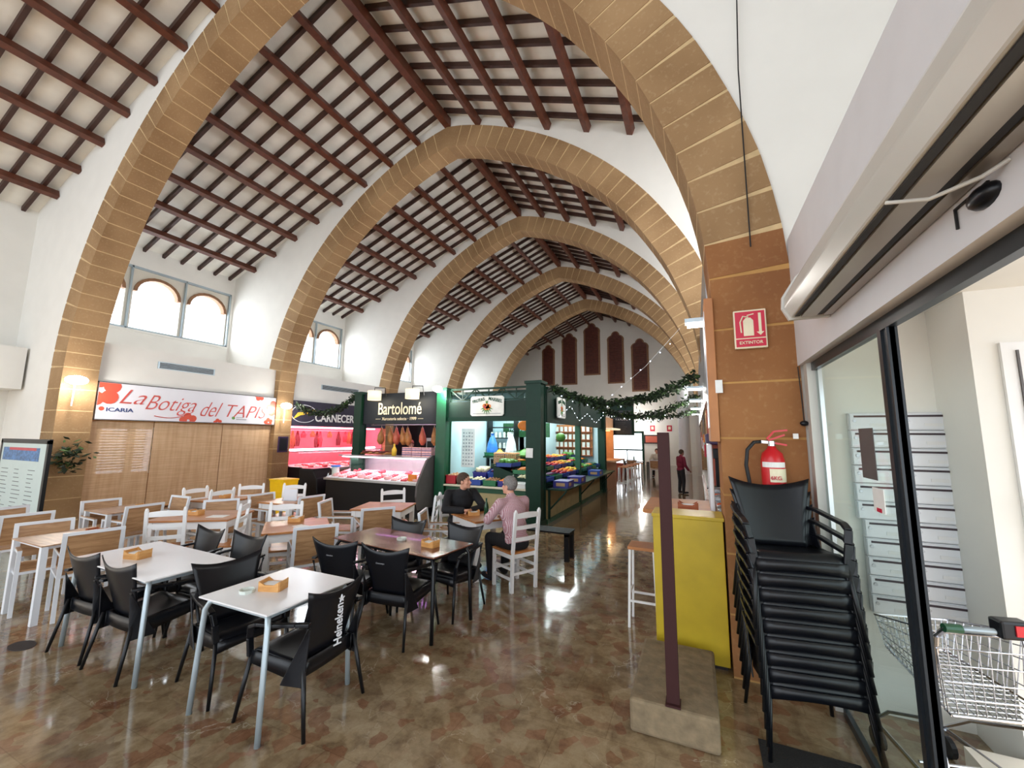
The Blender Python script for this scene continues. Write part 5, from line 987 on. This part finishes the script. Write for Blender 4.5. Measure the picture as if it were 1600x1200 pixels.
r = thing('cold_display', (-9.35, 8.0, 0), 0, 'black rounded end of a refrigerated display beside the yellow bin', 'display'); MB().prism([(-.3, 0), (.35, 0), (.42, .3), (.36, .75), (.2, .95), (-.3, .95)], -.3, .3, 'y').build('body', 'dark_counter', r, bevel=.02); MB().box((-.28, -.28, .95), (.18, .28, .98)).build('top', 'black_metal', r)
r = thing('kitchen_jar', (-8.55, 7.9, .79), 0, 'blue lidded clear jar at the left corner of the meat counter', 'jar'); MB().lathe([(.09, 0), (.09, .26), (0, .26)], n=14).build('jar_body', 'jar_glass', r); MB().lathe([(.12, .26), (.12, .3), (0, .3)], n=14).build('lid', 'bag_blue', r)

# ------------------------------------------------------------------ right-hand stalls
struct(box('wall_right_fascia', (.16, 4.55, 2.42), (.26, 24.0, 3.9), 'steel'), 'brushed grey fascia running above the right-hand stalls')
struct(box('wall_right_stall_far', (.9, 4.5, 0), (1.0, 24, 2.42), 'orange_wood')); struct(box('ceiling_right_stall', (.26, 4.55, 2.42), (1.0, 24, 2.5), 'vent_dark'))
struct(box('wall_right_corner', (.02, 22.5, 0), (.9, 22.7, 3.2), 'plaster')); struct(box('wall_coral', (.20, 8.6, 1.0), (.9, 8.7, 2.42), 'coral_panel'))
r = thing('fish_counter', (.45, 7.2, 0), 0, 'steel fish counter with ice, shrimp and fish on the right', 'display counter'); MB().box((-.33, -1.95, 0), (.4, 1.35, .86)).build('base', 'dark_counter', r); MB().box((-.36, -2.0, .86), (.42, 1.4, .90)).build('steel_top', 'steel', r); MB().box((-.32, -1.95, .90), (.4, 1.35, .93)).build('ice_bed', 'ice', r, ); MB().box((-.37, -2.0, .9), (-.355, 1.4, 1.16)).build('front_glass', 'glass', r); MB().box((-.38, -2.0, 1.16), (-.34, 1.4, 1.18)).build('glass_rail', 'chrome', r); MB().box((-.33, -1.5, .93), (-.28, -1.48, 1.3)).build('glass_post', 'chrome', r)
random.seed(5); fo = so = None
for i in range(9):
    for j in range(2):
        if (i+j) % 3 == 0:
            if so is None:
                a = MB(); [a.tube([(-.07+.02*q, -.1+.05*p, .01), (-.04+.02*q, -.09+.05*p, .02), (-.02+.02*q, -.07+.05*p, .008)], [.004, .009, .004], 5) for q in range(5) for p in range(4)]; so = a.build('shrimp_heap', 'shrimp'); o = so; 
            else: o = so.copy(); COL.objects.link(o)
            o['kind'] = 'stuff'; o.location = (.30+.3*j, 5.5+.35*i, .935); tag(o, 'heap of orange shrimp on the ice', 'shrimp', 'shrimp heaps on the fish counter')
        else:
            if fo is None: a = MB(); a.tube([(0, -.16, .025), (0, -.1, .03), (0, .02, .03), (0, .12, .03), (0, .16, .03)], [.008, .03, .04, .015, .004], 8); a.prism([(0, .15), (.03, .2), (-.03, .2)], .025, .03); fo = a.build('fish', 'fish', smooth=True); o = fo
            else: o = fo.copy(); COL.objects.link(o)
            o.location = (.30+.3*j, 5.5+.35*i, .935); o.rotation_euler = (0, 0, 1.2+.4*(i % 3)); tag(o, 'silver fish lying on the ice of the fish counter', 'fish', 'fish on the ice')
r = thing('weighing_scale', (.35, 8.4, .9), 0, 'black weighing scale tower beyond the fish counter', 'scale'); MB().box((-.05, -.05, 0), (.05, .05, .65)).build('post', 'black_plastic', r); MB().box((-.08, -.12, .6), (.25, .12, .78)).build('display', 'black_plastic', r, bevel=.01); MB().box((-.15, -.2, 0), (.3, .2, .06)).build('pan_base', 'steel', r)
r = thing('back_counter', (.5, 10.5, 0), 0, 'dark counter with rounded grey end beyond the fish stall', 'counter'); MB().box((-.35, -1.05, 0), (.2, 3.4, .86)).build('base', 'dark_counter', r); MB().box((-.38, -1.05, .86), (.22, 3.4, .9)).build('top', 'steel', r); a = MB(); a.prism([(-.42, .1), (.2, .1), (.2, 1.3), (-.0, 1.3), (-.2, 1.1), (-.38, .7)], -1.1, -1.05, 'y'); a.build('end_panel', 'vent_dark', r)
r = thing('shop_awning', (.22, 8.5, 1.75), 0, 'purple rolled blind in front of the coral panel', 'blind'); MB().box((-.06, -.3, 0), (.3, .1, .2)).build('roll', 'purple', r, bevel=.03)
for k, (y, z, m, s) in enumerate([(11.5, 1.3, 'sign_red', .3), (12.3, 1.65, 'p_orange', .22), (13.3, 1.4, 'paper', .3), (14.6, 1.5, 'sign_red', .35), (16.2, 1.4, 'bag_white', .4), (18.2, 1.5, 'coral_panel', .5)]):
    o = MB().box((-.02, -s/2, 0), (.02, s/2, s)).build('price_sign', m, bevel=.004); o.location = (.2, y, z+.1); tag(o, '%s sign hanging over the right-hand stalls, %s from the fish counter' % (['red', 'orange', 'white', 'deep red', 'pale', 'coral'][k], OR[k]), 'sign', 'signs over the right-hand stalls'); MB().tube([(0, 0, s), (0, 0, 2.42-z-.1)], .004, 4).build('string', 'steel', o)
# ------------------------------------------------------------------ far end
r = thing('wooden_booth', (-3.1, 15.6, 0), 0, 'pale wooden booth with a lit shelf beyond the fruit stall', 'booth'); MB().box((-.5, -1.1, 0), (.1, -1.0, 2.6)).box((-.5, .9, 0), (.1, 1.0, 2.6)).box((-.5, -1.1, 2.2), (.1, 1.0, 2.6)).build('frame', 'booth_wood', r); MB().box((-.5, -1.0, 0), (.2, .9, 1.0)).build('counter', 'booth_wood', r); MB().box((-.1, -1.0, 1.0), (.5, .9, 1.05)).build('worktop', 'booth_wood', r); MB().box((.1, -.9, 2.14), (.4, .8, 2.2)).build('canopy', 'shade_cloth', r); MB().box((-.46, -1.0, 1.0), (-.42, .9, 2.2)).build('back', 'holder_wood', r); MB().box((-.4, -.8, 2.10), (0, .8, 2.13)).build('shelf_light', 'lamp_amber', r)
point('booth_light', (-3.1, 15.6, 1.95), 4, (1, .7, .4))
struct(box('wall_partition_dark', (-3.2, 16.95, 1.95), (-2.25, 17.05, 3.3), 'kiosk_dark')); r = thing('chalkboard', (-2.72, 16.9, 2.0), 0, 'black chalkboard menu with white chalk lettering beyond the booth', 'board'); MB().box((-.38, 0, 0), (.38, .04, .95)).build('slate', 'tv_board', r); text('PANTALLO', (0, -.004, .78), FRONT, .62, 'paper', 'chalk_line', r); text('Y A PLATO', (0, -.004, .58), FRONT, .5, 'paper', 'chalk_line', r); g = MB(); [g.box((-.28, -.004, .12+.08*k), (.1+.05*(k % 3), 0, .135+.08*k)) for k in range(5)]; g.build('chalk_text', 'ink', r)
d2 = MB(); d2.box((-5.6, YE-.08, 0), (-5.45, YE, 2.3)).box((-3.45, YE-.08, 0), (-3.3, YE, 2.3)).box((-5.6, YE-.08, 2.15), (-3.3, YE, 2.3)).box((-5.45, YE-.06, .95), (-3.45, YE-.02, 1.05)).box((-4.5, YE-.06, 0), (-4.43, YE-.02, .95)); d2 = struct(d2.build('door_3', 'kiosk_dark'), 'dark framed glass door full of daylight in the end wall'); box('glass_pane', (-5.45, YE-.05, .05), (-3.45, YE-.045, 2.15), 'glass', d2); 
g = emis('daylight_view', (236, 244, 250), 3.2); box('bright_outdoors', (-5.45, YE-.03, 0), (-3.45, YE-.02, 2.15), 'daylight_view', d2)
for k, (x, z, m) in enumerate([(-2.72, 2.5, 'sign_red'), (-1.62, 2.5, 'sign_red')]): o = MB().box((-.16, -.02, -.2), (.16, 0, .2)).build('safety_sign', m); o.location = (x, YE-.02, z); tag(o, 'small red safety sign on the end wall, %s' % ['nearer the glass door', 'nearer the white column'][k], 'sign', 'red safety signs'); MB().box((-.08, -.024, -.08), (.08, -.02, .12)).build('pictogram', 'sign_cream', o)
r = thing('wall_picture', (-2.7, YE-.02, 1.75), 0, 'brown framed picture low on the end wall behind the diners', 'picture'); MB().box((-.6, -.05, -.3), (.5, 0, .3)).build('frame', 'black_brown', r); MB().box((-.5, -.055, -.22), (.4, -.05, .22)).build('print', 'coral_panel', r)
r = thing('painting', (-2.0, YE-.02, 1.6), 0, 'tall light blue painting partly hidden by the brown post', 'picture'); MB().box((-.25, -.05, -.45), (.25, 0, .45)).build('frame', 'black_metal', r); MB().box((-.2, -.055, -.4), (.2, -.05, .4)).build('print', 'bag_blue', r)
struct(MB().lathe([(.28, 0), (.28, 4.5), (.3, 4.5), (.3, 4.6), (0, 4.6)], (-.55, 23.5, 0), 20).build('trim_4', 'white_paint', smooth=False), 'white round column at the far right')
for k, (x, y, f) in enumerate([(-2.75, 19.6, 90), (-1.75, 19.6, 90), (-1.75, 21.2, -90), (-3.2, 20.3, 0)]): loc, rz = from_back(x, y, f, .28); inst('panel', panel_chair, loc, rz, 'oak-panel armchair of the far diners, %s' % ['left of the two seen from behind', 'right of the two seen from behind', 'occupied by the seated diner', 'at the left end of the tables'][k], GP)
steel_table(.8, .7, .75, (-2.75, 20.4, 0), 0, 'table_oak', 'black_metal', 'oak table with dark legs in the far dining group, left', sq=True); steel_table(.8, .7, .75, (-1.75, 20.4, 0), 0, 'table_oak', 'black_metal', 'oak table before the seated far diner', sq=True)
o = MB().lathe([(.035, 0), (.035, .16), (.014, .22), (.014, .3), (0, .3)], n=10).build('wine_bottle', 'bottle_green'); o.location = (-2.75, 20.4, .75); tag(o, 'dark bottle standing on the far left table', 'bottle')
o = box('wooden_chest', (-4.0, 21.5, 0), (-3.0, 22.0, .55), 'coral_panel', bevel=.02); tag(o, 'low reddish wooden chest near the glass door', 'chest')
r = thing('bench', (-2.28, 6.33, 0), 0, 'black slatted bench behind the man in the checked shirt', 'bench')
for k in range(4): MB().box((-.55, -.17+.088*k, .40), (.47, -.10+.088*k, .425)).build('slat', 'dark_counter', r)
for s in (-.50, .42): a = MB(); a.box((s-.035, -.16, 0), (s+.035, -.09, .40)).box((s-.035, .09, 0), (s+.035, .16, .40)).box((s-.035, -.16, .36), (s+.035, .16, .40)); a.build('leg', 'dark_counter', r)
# totem on the left, plant and small boards
r = thing('menu_board', (-11.55, 3.3, 0), 0, 'large black-framed standing information board at the left edge', 'board'); MB().box((-1.06, -.025, 0), (-.98, .025, 1.72)).box((.98, -.025, 0), (1.06, .025, 1.72)).box((-1.06, -.025, 1.66), (1.06, .025, 1.74)).box((-1.06, -.025, .25), (1.06, .025, .32)).build('frame', 'black_metal', r); MB().box((-.98, -.02, .32), (.98, .02, 1.66)).build('panel', 'menu_paper', r)
MB().box((-.88, -.026, 1.34), (.72, -.02, 1.58)).build('map_print', 'map_blue', r); MB().box((-.6, -.028, 1.53), (.6, -.026, 1.58)).build('map_title', 'map_red', r)
g = MB(); random.seed(2)
for c in range(3):
    for k in range(11): x = -.85+.6*c; g.box((x, -.024, .42+.075*k), (x+random.uniform(.18, .38), -.02, .430+.075*k))
g.build('text_lines', 'ink', r)['kind'] = 'stuff'
def leaves(a, p, n, s, spread):
    for _ in range(n):
        c = Vector(p)+Vector((random.gauss(0, spread), random.gauss(0, spread), random.gauss(0, spread))); d = Vector((random.uniform(-1, 1), random.uniform(-1, 1), random.uniform(-.8, .6))).normalized(); e = d.cross(Vector((random.uniform(-1, 1), random.uniform(-1, 1), 1))).normalized(); L_ = s*random.uniform(.6, 1.3); nn = d.cross(e)*.003
        a.m = 0 if random.random() < .75 else 1; P = [c, c+d*L_*.5+e*L_*.25, c+d*L_, c+d*L_*.5-e*L_*.25]; a.add([q+nn for q in P]+[q-nn for q in P], [(0, 1, 2, 3), (7, 6, 5, 4), (0, 4, 5, 1), (1, 5, 6, 2), (2, 6, 7, 3), (3, 7, 4, 0)])
r = thing('hanging_plant', (-12.08, 4.12, 1.3), 0, 'drooping green plant fixed on the left stone pillar', 'plant'); a = MB(); random.seed(4); leaves(a, (0, -.05, .12), 90, .14, .12); leaves(a, (.02, -.05, -.12), 40, .12, .09); a.build('foliage', ['leaf', 'leaf_light'], r); MB().lathe([(.05, -.06), (.08, .06), (.0, .06)], (0, -.05, 0), 12).build('pot', 'card', r)
r = thing('chalk_frame', (-12.13, 9.0, 1.55), 0, 'small black framed menu hanging on the second left pillar', 'frame'); MB().box((0, -.17, -.25), (.03, .17, .25)).build('border', 'purple', r); MB().box((.03, -.13, -.2), (.035, .13, .2)).build('slate', 'tv_board', r)
o = MB().lathe([(.10, 0), (.10, .004), (0, .004)], n=20).build('floor_drain', 'drain'); o.location = (-5.5, 1.74, 0.0); o.scale = (1.3, .8, 1); tag(o, 'dark round floor cover at the lower left', 'drain')
# garlands
def garland(p, q, sag, lab, n=46, lights=True, dens=26):
    p, q = Vector(p), Vector(q); r = thing('garland', tuple(p), 0, lab, 'garland', 'green garlands strung across the aisle'); d = q-p; a = MB(); pts = []
    for k in range(n+1): t = k/n; c = d*t-Vector((0, 0, sag*4*t*(1-t))); pts.append(c); leaves(a, c, dens, .105, .042)
    a.build('foliage', ['leaf', 'leaf_light'], r); MB().tube(pts, .012, 5).build('wire', 'leaf', r)
    if lights:
        for k in range(3, n, 5): c = pts[k]; MB().ell(c+Vector((random.uniform(-.08, .08), 0, -.09)), .010, 6, 4).build('fairy_light', 'fairy', r)
random.seed(9)
garland((-2.86, 8.62, 2.95), (.03, 8.72, 3.08), .42, 'nearest and thickest green garland across the aisle from the corner column'); garland((-2.86, 11.3, 2.9), (.03, 11.6, 2.96), .48, 'second green garland across the aisle', dens=17); garland((-2.78, 14.3, 2.72), (.08, 14.7, 2.76), .2, 'farthest green garland across the aisle', dens=13)
garland((-11.8, 9.2, 2.85), (XC0-.2, YK, 2.95), .40, 'green garland from the left pillar to the dark green column', 50, False, 14)
r = thing('fairy_light_string', (-2.9, 9.2, 2.2), 0, 'string of tiny white lights on the side fascia of the fruit stall', 'lights'); pts = [(.02, .0, .15), (.03, .8, .45), (.03, 1.6, .10), (.03, 2.6, .35), (.03, 3.6, .1), (.03, 4.8, .4)]; MB().tube(pts, .003, 4).build('wire', 'white_paint', r)
for k in range(18): t = k/17*4.999; i = int(t); c = Vector(pts[i]).lerp(Vector(pts[i+1]), t-i); MB().ell(c, .009, 6, 4).build('bulb', 'fairy', r)
r = thing('fairy_light_string', (-1.8, 8.8, 2.6), 0, 'string of tiny lights rising from the nearest garland towards the arch', 'lights'); MB().tube([(0, 0, 0), (.9, 0, .75), (1.6, 0, 1.5)], .004, 4).build('wire', 'white_paint', r); [MB().ell((.2*k, 0, .17*k), .010, 6, 4).build('bulb', 'fairy', r) for k in range(1, 8)]

# ------------------------------------------------------------------ people
def remesh(o, v, sm=4):
    m = o.modifiers.new('remesh', 'REMESH'); m.mode = 'VOXEL'; m.voxel_size = v; m.use_smooth_shade = True
    s = o.modifiers.new('smooth', 'SMOOTH'); s.iterations = sm; s.factor = .5
def person(loc, rz, label, J, skin, top, bottom, hair, shoes='cloth_dark', yaw=0, nod=0, group=None, hairline=.0, sc=1.0, vox=.009, sleeve=1.0, back=.0):
    """J: joints dict in local space (x right, y forward)"""
    r = thing('person', loc, rz, label, 'person', group); r.scale = (sc, sc, sc)
    V_ = Vector; pel, chest, neck, head = V_(J['pelvis']), V_(J['chest']), V_(J['neck']), V_(J['head'])
    def torso(a, e):
        mid = pel.lerp(chest, .5); up = (chest-pel).normalized(); rot = V_((0, 0, 1)).rotation_difference(up).to_matrix()
        a.ell(pel, (.165+e, .125+e, .12+e), 16, 10, rot); a.ell(mid, (.155+e, .12+e, .17+e), 16, 10, rot); a.ell(chest, (.18+e, .125+e, .17+e), 16, 10, rot); a.ell(chest.lerp(neck, .55), (.13+e, .09+e, .08+e), 14, 8, rot)
    def limb(a, pts, rs, e):
        for (p, q), (u, v) in zip(zip(pts, pts[1:]), zip(rs, rs[1:])): a.cap(V_(p), V_(q), u+e, v+e, 12)
    a = MB(); torso(a, 0)
    for s in ('l', 'r'):
        sh, el, wr, hd = [V_(p) for p in J['arm_'+s]]; hp, kn, an, to = [V_(p) for p in J['leg_'+s]]
        limb(a, [sh, el], [.052, .04], 0); limb(a, [el, wr], [.04, .027], 0); limb(a, [hp, kn], [.085, .055], 0); limb(a, [kn, kn.lerp(an, .35), an], [.055, .055, .036], 0); limb(a, [an, to], [.036, .03], 0)
        d = (hd-wr).normalized(); side = d.cross(V_((0, 0, 1))).normalized(); nrm = side.cross(d).normalized(); sg = 1 if s == 'l' else -1
        palm = wr+d*.05; a.ell(palm, (.04, .04, .018), 10, 6, Matrix((side, d, nrm)).transposed()); curl = J.get('curl', .45)
        for k, fl in enumerate((.062, .072, .068, .052)):
            b = wr+d*.082+side*(-.028+.0185*k); m_ = b+d*fl*.55-nrm*fl*.2*curl; t_ = m_+d*fl*.35-nrm*fl*.55*curl; a.cap(b-d*.02, m_, .0095, .0088, 8); a.cap(m_, t_, .0088, .0075, 8)
        b = wr+d*.035+side*sg*.034; m_ = b+d*.025+side*sg*.022; a.cap(wr+d*.03+side*sg*.015, m_, .013, .010, 8); a.cap(m_, m_+d*.032, .010, .0085, 8)
    a.cap(chest.lerp(neck, .7), neck, .058, .052, 12); a.cap(neck, head+V_((0, 0, -.05)), .052, .05, 12)
    R_ = Matrix.Rotation(yaw, 3, 'Z') @ Matrix.Rotation(-nod, 3, 'X')
    H = lambda x, y, z: head+R_ @ V_((x, y, z))
    a.ell(H(0, -.01, .03), (.076, .095, .095), 18, 12, R_); a.ell(H(0, .025, -.045), (.058, .066, .065), 14, 10, R_); a.cap(H(0, .075, .02), H(0, .105, -.022), .010, .015, 8); a.ell(H(0, .075, -.085), (.028, .02, .02), 8, 6, R_); a.ell(H(0, .088, -.055), (.026, .012, .012), 8, 6, R_); a.ell(H(0, .07, .045), (.055, .02, .014), 10, 6, R_)
    for s in (-1, 1): a.ell(H(s*.077, -.005, -.005), (.012, .022, .034), 8, 6, R_); a.ell(H(s*.04, .055, -.02), (.025, .025, .025), 8, 6, R_)
    b = a.build('body', skin, r, smooth=True); remesh(b, min(vox, .007), 2)
    for s in (-1, 1): MB().ell(H(s*.030, .080, .022), (.013, .008, .007), 8, 6, R_).build('eye', 'ac_dark', r, smooth=True)
    MB().ell(H(0, .097, -.055), (.022, .005, .004), 8, 4, R_).build('mouth', 'coral_panel', r); 
    hm_ = MB(); n, m = 20, 14; vs = []; fs = []
    for j in range(m+1):
        ph = -pi/2+pi*j/m
        for k in range(n): t = 2*pi*k/n; vs.append((.082*cos(ph)*cos(t), .101*cos(ph)*sin(t)-.012, .101*sin(ph)+.034))
    for j in range(m):
        for k in range(n):
            f = (j*n+k, j*n+(k+1) % n, (j+1)*n+(k+1) % n, (j+1)*n+k); c = sum((V_(vs[i]) for i in f), V_())/4
            if c.z > -.045+hairline+max(0, c.y+.01)*1.35: fs.append(f)
    used = sorted({i for f in fs for i in f}); mp = {o_: i for i, o_ in enumerate(used)}
    hm_.add([H(*vs[i]) for i in used], [tuple(mp[i] for i in f) for f in fs]); hh = hm_.build('hair', hair, r, smooth=True); sd = hh.modifiers.new('thick', 'SOLIDIFY'); sd.thickness = .008; sd.offset = 0
    a = MB(); torso(a, .016)
    for s in ('l', 'r'):
        sh, el, wr, hd = [V_(p) for p in J['arm_'+s]]; limb(a, [sh, el, el.lerp(wr, .92*sleeve)], [.056, .046, .036], .012)
    a.cap(V_(J['arm_l'][0]), V_(J['arm_r'][0]), .062, .062, 12); a.cap(chest.lerp(neck, .75), chest.lerp(neck, .95), .066, .062, 12); remesh(a.build('shirt', top, r, smooth=True), .011, 4)
    a = MB(); up = (chest-pel).normalized(); a.ell(pel-up*.03, (.178, .14, .12), 16, 10)
    for s in ('l', 'r'): hp, kn, an, to = [V_(p) for p in J['leg_'+s]]; limb(a, [hp, kn, an], [.095, .068, .052], .006)
    remesh(a.build('trousers', bottom, r, smooth=True), .012, 4)
    for s in ('l', 'r'): hp, kn, an, to = [V_(p) for p in J['leg_'+s]]; a = MB(); an2 = V_((an.x, an.y, .05)); d = (to-an); d.z = 0; a.cap(an2, an2+d*.6, .046, .044, 12); a.cap(an2+d*.5, an2+d*1.15, .044, .036, 12); remesh(a.build('shoe', shoes, r, smooth=True), .01, 2)
    return r
sitA = dict(pelvis=(0, -.03, .56), chest=(0, .05, .90), neck=(0, .10, 1.10), head=(0, .13, 1.215), arm_l=[(-.20, .06, 1.02), (-.29, .20, .80), (-.14, .42, .80), (-.06, .49, .79)], arm_r=[(.20, .06, 1.02), (.30, .18, .80), (.16, .40, .80), (.08, .48, .79)], leg_l=[(-.09, .0, .54), (-.13, .38, .53), (-.14, .32, .10), (-.15, .46, .04)], leg_r=[(.09, 0, .54), (.13, .38, .53), (.15, .42, .10), (.17, .55, .04)], curl=.9)
loc, rz = from_back(-1.97, 4.84, 151, .23)
person(loc, rz, 'seated grey-haired man in red and white checked shirt, back to the camera', sitA, 'skin', 'shirt_check', 'cloth_black', 'hair_grey', yaw=radians(20))
sitB = dict(pelvis=(0, -.02, .56), chest=(0, .10, .88), neck=(0, .19, 1.07), head=(0, .23, 1.185), arm_l=[(-.20, .10, 1.0), (-.30, .30, .80), (-.06, .44, .80), (.02, .47, .80)], arm_r=[(.20, .10, 1.0), (.30, .30, .80), (.08, .50, .81), (-.0, .53, .81)], leg_l=[(-.09, .0, .54), (-.13, .40, .53), (-.14, .40, .10), (-.15, .54, .04)], leg_r=[(.09, 0, .54), (.13, .40, .53), (.15, .36, .10), (.17, .49, .04)], curl=1.0)
loc, rz = from_back(-3.62, 5.72, -35, .23)
person((loc[0]+.03, loc[1], 0), radians(-62-90+0)+radians(20), 'seated man in black jacket leaning his arms on the table', sitB, 'skin', 'cloth_black', 'cloth_dark', 'hair_brown', yaw=radians(52), nod=-.05, hairline=.02)
std = dict(pelvis=(0, 0, .92), chest=(0, .02, 1.27), neck=(0, .03, 1.47), head=(0, .06, 1.58), arm_l=[(-.19, .02, 1.38), (-.24, .04, 1.1), (-.22, .15, .9), (-.21, .2, .84)], arm_r=[(.19, .02, 1.38), (.25, .04, 1.10), (.24, .18, .92), (.23, .25, .88)], leg_l=[(-.09, 0, .9), (-.1, .02, .5), (-.11, -.02, .09), (-.13, .13, .04)], leg_r=[(.09, 0, .9), (.11, .04, .5), (.12, .0, .09), (.14, .15, .04)], curl=.5)
person((-.52, 15.2, 0), radians(-55), 'standing man in burgundy jumper and dark trousers at the right-hand counter', std, 'skin_dark', 'cloth_burgundy', 'cloth_dark', 'hair_brown', sc=.86, nod=.2)
person((-7.25, 9.3, 0), radians(200), 'auburn-haired shopkeeper standing behind the delicatessen counter', std, 'skin', 'cloth_navy', 'cloth_dark', 'hair_auburn', sc=1.02, nod=.35, yaw=.5, vox=.012)
person((-1.75, 21.0, 0), radians(180), 'diner in pale top seated at the far table facing the camera', sitA, 'skin', 'cream_sill', 'cloth_dark', 'hair_brown', vox=.012)
